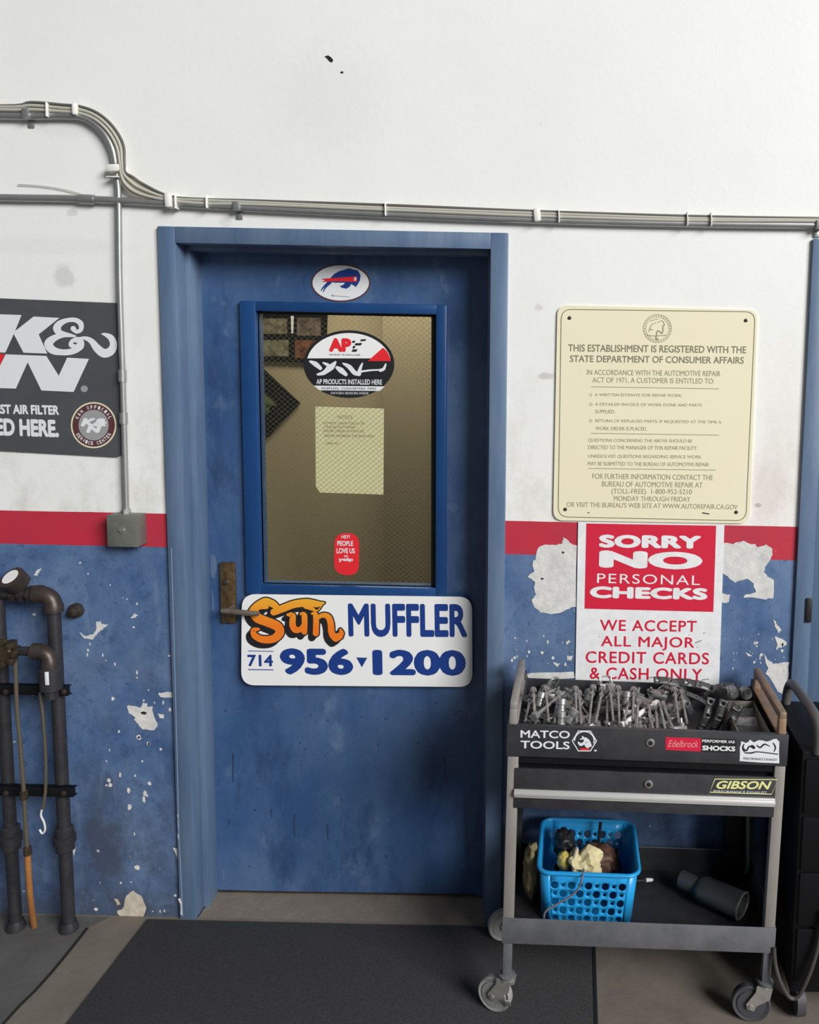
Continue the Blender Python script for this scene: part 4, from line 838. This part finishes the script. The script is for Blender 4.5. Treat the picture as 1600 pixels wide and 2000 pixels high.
for i, (x, y, row) in enumerate(spots):
    flip = rn.random() < .28
    lean = math.radians(rn.choice((20, 34, 42, 28, 50)) if flip else rn.choice((4, -14, 10, -24) if row == 0 else (20, 34, -18, 42, 28, 50))); yaw = math.radians(rn.uniform(-60, 60)); roll = math.radians(rn.uniform(-18, 18))
    rot = (Matrix.Rotation(CTH, 4, 'Y') @ Matrix.Rotation(yaw, 4, 'Z') @ Matrix.Rotation(lean + (math.pi if flip else 0), 4, 'X') @ Matrix.Rotation(roll, 4, 'Y'))
    p = cw((x, y, zt+.004+(0, .010, .018, .022)[row]+(.070 if flip else 0)))
    lab = ('steel U-bolt exhaust clamp in the front row of the tray, left of the silver rod', 'steel U-bolt exhaust clamp in the middle of the heaped tray', 'steel U-bolt exhaust clamp towards the back of the heaped tray', 'steel U-bolt exhaust clamp along the rear edge of the heaped tray')[row]
    gr = ('clamps along the front of the tray', 'clamps in the middle of the tray', 'clamps towards the back of the tray', 'clamps along the rear edge of the tray')[row]
    o = proto if i == 0 else dup(proto, p)
    o.location = p; o.rotation_euler = rot.to_euler(); o['label'] = lab; o['group'] = gr
# perforated plate: unit cells with round holes, wrapped onto a surface fn(u, v)
def perf(fn, nu, nv, rad, seg=12):
    b = MB(); cache = {}
    def vert(u, v):
        k = (round(u, 4), round(v, 4))
        if k not in cache: cache[k] = b.v(fn(u/nu, v/nv))
        return cache[k]
    for i in range(nu):
        for j in range(nv):
            r = rad(i, j)
            sq = []
            for k in range(seg):
                a = 2*math.pi*(k+.5)/seg; cx2, sy2 = math.cos(a), math.sin(a); m = max(abs(cx2), abs(sy2)); sq.append((i+.5+.5*cx2/m, j+.5+.5*sy2/m))
            corner = []
            if r <= 0: b._f([vert(i, j), vert(i+1, j), vert(i+1, j+1), vert(i, j+1)]); continue
            outer = []
            for k in range(seg):
                outer.append(sq[k]); nx_ = sq[(k+1) % seg]
                for cc in ((i, j), (i+1, j), (i+1, j+1), (i, j+1)):
                    if abs(sq[k][0]-cc[0]) < .5 and abs(sq[k][1]-cc[1]) < .5 and abs(nx_[0]-cc[0]) < .5 and abs(nx_[1]-cc[1]) < .5 and abs(sq[k][0]-nx_[0]) > 1e-6 and abs(sq[k][1]-nx_[1]) > 1e-6:
                        outer.append(cc)
            inner = [(i+.5+r*math.cos(2*math.pi*(k+.5)/seg), j+.5+r*math.sin(2*math.pi*(k+.5)/seg)) for k in range(seg)]
            io = 0
            for k in range(seg):
                a1, a2 = inner[k], inner[(k+1) % seg]
                idx = outer.index(sq[k]); seq = [outer[idx]]; q = idx
                while True:
                    q = (q+1) % len(outer); seq.append(outer[q])
                    if outer[q] == sq[(k+1) % seg]: break
                b._f([vert(*a1)]+[vert(*o_) for o_ in seq]+[vert(*a2)])
    return b
def solid(o, th): m = o.modifiers.new('thickness', 'SOLIDIFY'); m.thickness = th; m.offset = 0; return o
straps = [('dark perforated strap hanger arching across the middle back of the tray', (1.045, -.15, .822), (0, 15, -12), .115, .026, 7, .10),
          ('dark perforated strap hanger leaning at the tray centre, over the bright bar', (1.005, -.20, .838), (25, 38, -25), .105, .024, 6, .22),
          ('dark perforated hanger standing right of the tray centre', (1.085, -.20, .80), (80, -70, 20), .095, .026, 5, .15),
          ('dark perforated hanger, middle one of the three standing side by side', (1.118, -.215, .80), (82, -72, 8), .10, .026, 5, .12),
          ('dark perforated hanger standing beside the open bin in the tray', (1.150, -.235, .80), (78, -68, 5), .10, .030, 5, .10)]
straps += [('dark curved strap hanger at the tray back, behind the arching one', (1.06, -.085, .832), (30, 6, -5), .13, .026, 7, .12),
           ('dark curved strap hanger against the tray back near the sleeves', (1.135, -.10, .822), (20, -30, -18), .11, .026, 6, .18),
           ('dark strap hanger at the tray rear, below the last red letters', (.995, -.09, .835), (35, 20, 14), .11, .024, 6, .16),
           ('short dark strap hanger lying low in front of the three standing ones', (1.075, -.30, .775), (50, 12, 30), .08, .024, 5, .15)]
for lab, c, r_, ln, wd, nh, bow in straps:
    Mx = Matrix.Translation(cw(c)) @ Matrix.Rotation(math.radians(r_[2]), 4, 'Z') @ Matrix.Rotation(math.radians(r_[1]), 4, 'Y') @ Matrix.Rotation(math.radians(r_[0]), 4, 'X')
    bb = perf(lambda u, v: (Mx @ Vector(((u-.5)*ln, (v-.5)*wd, bow*ln*(1-(2*u-1)**2)))) , nh, 1, lambda i, j: .22 if i % 2 == 0 else 0)
    o = solid(bb.build('strap_hanger', M_DSTEEL, None, cw(c)), .004); tag(o, lab, 'hanger')
A_, B_ = cw(CP(1213, 1416, -.34)), cw(CP(1276, 1378, -.23))
b = MB(); b.cyl(A_, B_, .0075, 10); b.cyl(B_, B_+(B_-A_).normalized()*.022, .010, 6); tag(b.build('bright_bar', M_BRIGHT, None, A_), 'bright silver rod lying diagonally in the middle of the heaped tray', 'rod')
A_, B_ = cw(CP(1046, 1398, -.345)), cw(CP(1103, 1352, -.20))
b = MB(); b.cyl(A_, B_, .005, 10); b.cyl(A_-(B_-A_).normalized()*.012, A_+(B_-A_).normalized()*.006, .012, 6); tag(b.build('long_bolt', M_STEEL, None, A_), 'long grey bolt lying diagonally at the left end of the tray', 'bolt')
for i, (px, py, qx, qy) in enumerate(((1246, 1374, 1243, 1424), (1268, 1385, 1275, 1424), (1282, 1387, 1284, 1426), (1290, 1380, 1300, 1427), (1296, 1378, 1316, 1426))):
    A_, B_ = cw(CP(px, py, -.27)), cw(CP(qx, qy, -.355)); b = MB(); b.cyl(A_, B_, .0042, 8); b.cyl(A_, A_+(A_-B_).normalized()*.01, .009, 6)
    tag(b.build('hanger_bolt', M_STEEL, None, A_), 'thin grey bolt in the fan of bolts below the bright silver rod', 'bolt', 'fan of bolts in the tray')
rn = random.Random(77)
for i, (qx, px) in enumerate(((1026, 1036), (1046, 1042), (1072, 1066), (1083, 1090), (1126, 1124), (1135, 1131), (1150, 1158), (1163, 1176), (1186, 1187), (1198, 1192), (1210, 1207), (1219, 1232), (1236, 1238), (1326, 1318), (1342, 1331))):
    A_, B_ = cw(CP(px, rn.uniform(1346, 1368), -.23)), cw(CP(qx, rn.uniform(1404, 1416), -.352)); b = MB(); b.cyl(A_, B_, .0038, 8); b.cyl(A_, A_+(A_-B_).normalized()*.012, .0095, 6); b.cyl(A_+(B_-A_)*.12, A_+(B_-A_)*.17, .008, 6)
    tag(b.build('threaded_rod', M_STEEL, None, A_), 'thin steel threaded rod lying front to back over the clamps in the tray', 'rod', 'threaded rods over the clamps')
for i, (px, py, y, ax) in enumerate(((1097, 1380, -.30, (.05, .5, .8)), (1096, 1404, -.335, (.05, .3, .9)), (1117, 1398, -.33, (.5, .2, .8)), (1224, 1366, -.25, (.1, .6, .7)), (1056, 1366, -.25, (.2, .4, .8)), (1150, 1360, -.2, (.1, .8, .6)), (1305, 1385, -.27, (.9, -.2, .2)))):
    c = cw(CP(px, py, y)); a_ = Vector(ax).normalized(); b = MB(); b.lathe([(.008, -.02), (.013, -.019), (.013, -.008), (.0105, -.006), (.0105, .002), (.013, .004), (.013, .018), (.009, .02)], c, a_, 14)
    tag(b.build('steel_bushing', M_STEEL, None, c), ('ribbed steel bushing, upper of two stacked at the left front of the tray', 'ribbed steel bushing, lower of two stacked at the left front of the tray', 'tilted steel bushing beside the stacked pair in the tray', 'bright steel bushing left of the silver rod', 'steel bushing near the left handle rail', 'steel bushing at the back of the tray below the ampersand', 'steel bushing right of the silver rod')[i], 'bushing')
# open bin at the right of the tray
bc = cw((1.197, -.235, zt)); t = thing('parts_bin', 'open grey metal bin of flat brackets at the right end of the tray', 'bin', bc, rot=(0, CTH, 0))
x0, x1, y0, y1, z0_, z1_ = 1.160-.012, 1.236, -.335, -.13, zt+.002, zt+.062
off = bc-Vector((1.197, -.235, zt))
b = MB()
for a, e in (((x0, y0, z0_), (x1, y0+.003, z1_-.006)), ((x0, y1-.003, z0_), (x1, y1, z1_)), ((x0, y0, z0_), (x0+.003, y1, z1_)), ((x1-.003, y0, z0_), (x1, y1, z1_)), ((x0, y0, z0_), (x1, y1, z0_+.003))): b.box(Vector(a)+off, Vector(e)+off, .001)
b.build('tray_shell', mat('bin_metal', (.24, .23, .20), .5, .4), t)
for k in range(4):
    c = cw((1.192, -.31+.042*k, zt+.028+.006*k)); b = MB()
    for i in (0,): b.box((-.034, -.016, -.002), (.034, .016, .002), .001, Matrix.Translation(c) @ Matrix.Rotation(math.radians(28), 4, 'X') @ Matrix.Rotation(math.radians(4*k-6), 4, 'Z'))
    tag(b.build('flat_bracket', M_DSTEEL if k % 2 else M_STEEL, None, c), ('flat bracket at the front of the open bin', 'second flat bracket from the front in the open bin', 'third flat bracket from the front in the open bin', 'flat bracket at the back of the open bin')[k], 'bracket')
for k, (x, w) in enumerate(((1.172, .016), (1.212, .016))):
    c = cw((x, -.125, zt+.085)); b = MB(); b.tube([(c.x-.0, c.y-.014, c.z), (c.x, c.y+.014, c.z)], .016, 16); b.cyl((c.x, c.y-.018, c.z), (c.x, c.y-.012, c.z), .010, 12)
    tag(b.build('steel_sleeve', M_STEEL, None, c), ('short steel sleeve at the back left of the open bin', 'short steel sleeve at the back right of the open bin')[k], 'sleeve')

# ------------------------------------------------------------------ blue basket and its contents
zf = .2285
bx0, bx1, by0, by1 = .642, .893, -.306, -.080; tx0, tx1, ty0, ty1, tz = .634, .904, -.320, -.062, .385
t = bk = thing('plastic_basket', 'bright blue plastic basket with round holes on the lower cart shelf', 'basket', cw((.77, -.19, zf)), rot=(0, CTH, 0)); bo = ORG[bk.name]-Vector((.77, -.19, zf))
def bl(p, q, u): return p+(q-p)*u
def wallfn(side):
    def fn(u, v):
        z = zf+.001+(tz-zf)*v; X0, X1, Y0, Y1 = bl(bx0, tx0, v), bl(bx1, tx1, v), bl(by0, ty0, v), bl(by1, ty1, v); c = .028
        if side == 0: p = (bl(X0+c, X1-c, u), Y0, z)
        if side == 1: p = (X1, bl(Y0+c, Y1-c, u), z)
        if side == 2: p = (bl(X1-c, X0+c, u), Y1, z)
        if side == 3: p = (X0, bl(Y1-c, Y0+c, u), z)
        return Vector(p)+bo
    return fn
hole = lambda i, j: 0 if j == 5 else (.45 if (i+j) % 2 == 0 else .20)
for s_, nu in ((0, 9), (1, 8), (2, 9), (3, 8)):
    o = solid(perf(wallfn(s_), nu, 6, hole if s_ in (0, 2) else (lambda i, j: 0), 12).build('side_panel', M_BASK, bk), .0018)
for (cx2, cy2, sx, sy, a0) in ((0, 0, 1, 1, 180), (1, 0, -1, 1, 270), (1, 1, -1, -1, 0), (0, 1, 1, -1, 90)):
    prev = None; b = MB()
    for k in range(7):
        a = math.radians(a0+90*k/6); cur = []
        for v in (0, 1):
            X = (bl(bx0, tx0, v), bl(bx1, tx1, v))[cx2]+sx*.028; Y = (bl(by0, ty0, v), bl(by1, ty1, v))[cy2]+sy*.028
            cur.append(b.v(Vector((X+.028*math.cos(a), Y+.028*math.sin(a), zf+.001+(tz-zf)*v))+bo))
        if prev: b._f([prev[0], cur[0], cur[1], prev[1]], True)
        prev = cur
    solid(b.build('corner', M_BASK, bk), .0018)
rim = []
for (X, Y, a0) in ((tx0+.03, ty0+.03, 180), (tx1-.03, ty0+.03, 270), (tx1-.03, ty1-.03, 0), (tx0+.03, ty1-.03, 90)):
    for k in range(6): a = math.radians(a0+90*k/5); rim.append(Vector((X+.034*math.cos(a), Y+.034*math.sin(a), tz))+bo)
b = MB(); b.tube(rim, .0058, 8, closed=True); b.build('rim', M_BASK, bk)
b = MB(); b.box(Vector((bx0+.004, by0+.004, zf+.001))+bo, Vector((bx1-.004, by1-.004, zf+.004))+bo); b.build('base', M_BASK, bk)
def lump(name, c, r, m, seed, amp=.25, label=None, cat=None, rot=(0, 0, 0), fq=2.2, sub=4):
    bm = bmesh.new(); bmesh.ops.create_icosphere(bm, subdivisions=sub, radius=1)
    for v in bm.verts:
        n = noise.noise(v.co*fq+Vector((seed*7.3, 0, 0)))*amp + noise.noise(v.co*fq*2.6+Vector((0, seed*3.1, 0)))*amp*.5; v.co *= 1+n
        v.co = Vector((v.co.x*r[0], v.co.y*r[1], v.co.z*r[2]))
    for f in bm.faces: f.smooth = sub > 3
    me = bpy.data.meshes.new(name); bm.to_mesh(me); bm.free(); o = link(name, me, m, None, c); o.rotation_euler = rot
    return tag(o, label, cat)
lump('rag', cw((.762, -.235, .366)), (.050, .046, .034), M_RAG, 3, .45, 'crumpled cream rag heaped in the front of the blue basket', 'rag', fq=1.3, sub=3)
lump('oily_rag', cw((.80, -.155, .320)), (.06, .05, .042), M_BROWN, 5, .35, 'dark brown oily rag behind the cream one in the blue basket', 'rag')
lump('yellow_roll', cw((.70, -.225, .36)), (.020, .022, .026), mat('mustard_plastic', (.45, .36, .08), .6), 8, .12, 'small mustard-yellow roll left of the cream rag in the blue basket', 'roll')
lump('olive_bag', cw((.610, -.21, .318)), (.026, .05, .078), M_OLV, 2, .22, 'olive cloth bag squeezed between the left cart leg and the blue basket', 'bag')
lump('dark_bundle', cw((.70, -.14, .36)), (.03, .035, .04), M_DARK, 9, .3, 'black cloth bundle at the back left of the blue basket', 'bundle')
b = MB(); b.tube(smooth([cw(p) for p in ((.725, -.17, .352), (.735, -.225, .395), (.728, -.262, .37), (.735, -.27, .33))]), .006, 8); tag(b.build('clear_tube', mat('clear_hose', (.55, .48, .34), .3), None, cw((.735, -.22, .39))), 'bent tan tube sticking up at the left side of the basket', 'tube')
b = MB(); b.tube([cw((.80, -.105, .30)), cw((.806, -.10, .405))], .005, 8); tag(b.build('black_rod', M_DARK, None, cw((.806, -.10, .40))), 'thin black rod standing against the back of the basket', 'rod')
cord = [CP(1140, 1698, -.30), CP(1138, 1712, -.335), CP(1130, 1735, -.335), CP(1112, 1752, -.335), CP(1085, 1768, -.335), CP(1066, 1780, -.338), CP(1062, 1795, -.338)]
b = MB(); b.tube(smooth([cw(p) for p in cord]), .0028, 8); tag(b.build('loose_wire', mat('purple_grey_cord', (.16, .14, .18), .5), None, cw(cord[0])), 'thin grey wire hanging over the front of the blue basket', 'wire')
b = MB(); p0, p1, p2 = cw((.905, -.16, .262)), cw((.945, -.135, .25)), cw((.965, -.125, .245)); b.tube([p0, p1], .005, 8); t = b.build('plug_lead', M_DARK, None, p0); tag(t, 'short black lead with a silver tip beside the blue basket', 'lead')
b = MB(); b.tube([p1, p2, p2+(p2-p1)*.2], [.006, .005, .002], 8); b.build('silver_tip', M_BRIGHT, t)

# exhaust tip
e0, e1 = Vector((1.066, -.165, zf+.040)), Vector((1.215, -.268, zf+.039)); dr = (e1-e0).normalized(); sd = dr.cross(Vector((0, 0, 1))).normalized()
t = thing('exhaust_tip', 'oval grey metal exhaust tip lying on the lower shelf, right of the basket', 'exhaust tip', cw((1.12, -.21, zf)), rot=(0, CTH, 0)); eo = ORG[t.name]-Vector((1.12, -.21, zf))
def oval(b, sts, seg=28):
    rings = []
    for u, w, h in sts: rings.append([b.v(e0+dr*u+sd*(w*math.cos(2*math.pi*k/seg))+Vector((0, 0, h*math.sin(2*math.pi*k/seg)))+eo) for k in range(seg)])
    for A, B in zip(rings, rings[1:]):
        for k in range(seg): b._f([A[k], A[(k+1) % seg], B[(k+1) % seg], B[k]], True)
b = MB(); oval(b, [(.030, .028, .022), (.040, .040, .030), (.052, .044, .033), (.165, .046, .034), (.170, .046, .034), (.170, .041, .029), (.14, .040, .028), (.06, .038, .027)]); b.build('body', M_TIP, t)
b = MB(); oval(b, [(-.02, .022, .022), (-.022, .026, .026), (.0, .027, .027), (.034, .027, .024)]); b.build('inlet_collar', M_TIP, t)
b = MB(); oval(b, [(.166, .047, .035), (.172, .048, .036), (.174, .045, .033), (.170, .041, .029)]); b.build('rolled_lip', mat('tip_lip_metal', (.16, .16, .15), .4, .5), t)
b = MB(); oval(b, [(.10, .038, .027), (.10, .001, .001)]); b.build('inner_wall', M_HOLE, t)

# odds and ends at the back right of the lower shelf
b = MB(); p = [cw((1.215, -.075, .575)), cw((1.212, -.085, .50)), cw((1.218, -.08, .40)), cw((1.214, -.085, .345))]
b.tube(smooth(p), [.010]*18+[.004], 8); tag(b.build('tan_strap', mat('tan_webbing', (.30, .26, .15), .8), None, p[0]), 'tan strap hanging at the back right under the drawer', 'strap')
b = MB(); p = [cw((1.245, -.10, .59)), cw((1.238, -.13, .50)), cw((1.242, -.14, .38)), cw((1.25, -.12, .29)), cw((1.24, -.09, .25))]
b.tube(smooth(p), .006, 8); tag(b.build('green_hose', M_GREEN, None, p[0]), 'thin grey-green hose hanging inside the right cart leg', 'hose')
b = MB(); p = [cw((1.16, -.07, .595)), cw((1.165, -.075, .54)), cw((1.185, -.08, .50)), cw((1.205, -.085, .53)), cw((1.25, -.09, .55))]
b.tube(smooth(p), .011, 10); tag(b.build('brown_hose', M_BROWN, None, p[0]), 'brown hose looped under the drawer at the back right of the cart', 'hose')
b = MB(); b.box((1.185, -.115, zf+.001), (1.245, -.065, .48), .006); o = b.build('black_canister', M_CABN, None, cw((1.215, -.09, zf))); tag(o, 'black canister in the dark rear right corner of the shelf', 'canister')

# ------------------------------------------------------------------ black cabinet, right edge
t = thing('black_cabinet', 'black rolling cabinet cut off by the right edge, beside the tool cart', 'cabinet', (1.62, -.2, 0))
b = MB(); b.box((1.325, -.37, .09), (1.95, -.04, .775), .008); b.build('body', M_CABN, t)
b = MB(); b.tube(smooth([(1.36, -.06, .76), (1.362, -.07, .82), (1.365, -.10, .850), (1.365, -.20, .858), (1.365, -.33, .858), (1.366, -.365, .835), (1.366, -.37, .77)]), .0135, 12); b.build('handle', mat('scuffed_handle', (.13, .125, .12), .45, .3), t)
for k in range(2):
    b = MB(); x = 1.36+.5*k; b.cyl((x-.012, -.33, .045), (x+.012, -.33, .045), .045, 20); b.box((x-.015, -.35, .06), (x+.015, -.31, .095)); b.build('caster', M_WHEEL, t)
for k in range(2): b = MB(); x = 1.36+.5*k; b.cyl((x-.012, -.09, .045), (x+.012, -.09, .045), .045, 20); b.box((x-.015, -.11, .06), (x+.015, -.07, .095)); b.build('caster', M_WHEEL, t)
for k in range(4): b = MB(); z = .13+.158*k; b.box((1.335, -.376, z), (1.94, -.369, z+.150), .003); b.build('drawer', M_CABN, t)
pts = [P(1512, 1850, -.385), P(1514, 1880, -.39), P(1522, 1912, -.40), P(1536, 1940, -.40), P(1548, 1950, -.40), P(1562, 1942, -.40), P(1580, 1905, -.40), P(1592, 1870, -.395), P(1600, 1835, -.39), P(1606, 1780, -.385)]
b = MB(); b.tube(smooth(pts), .0058, 10); tag(b.build('power_cord', M_CORD, None, pts[0]), 'dark cord hanging in a loop between the cart and the black cabinet', 'cord')
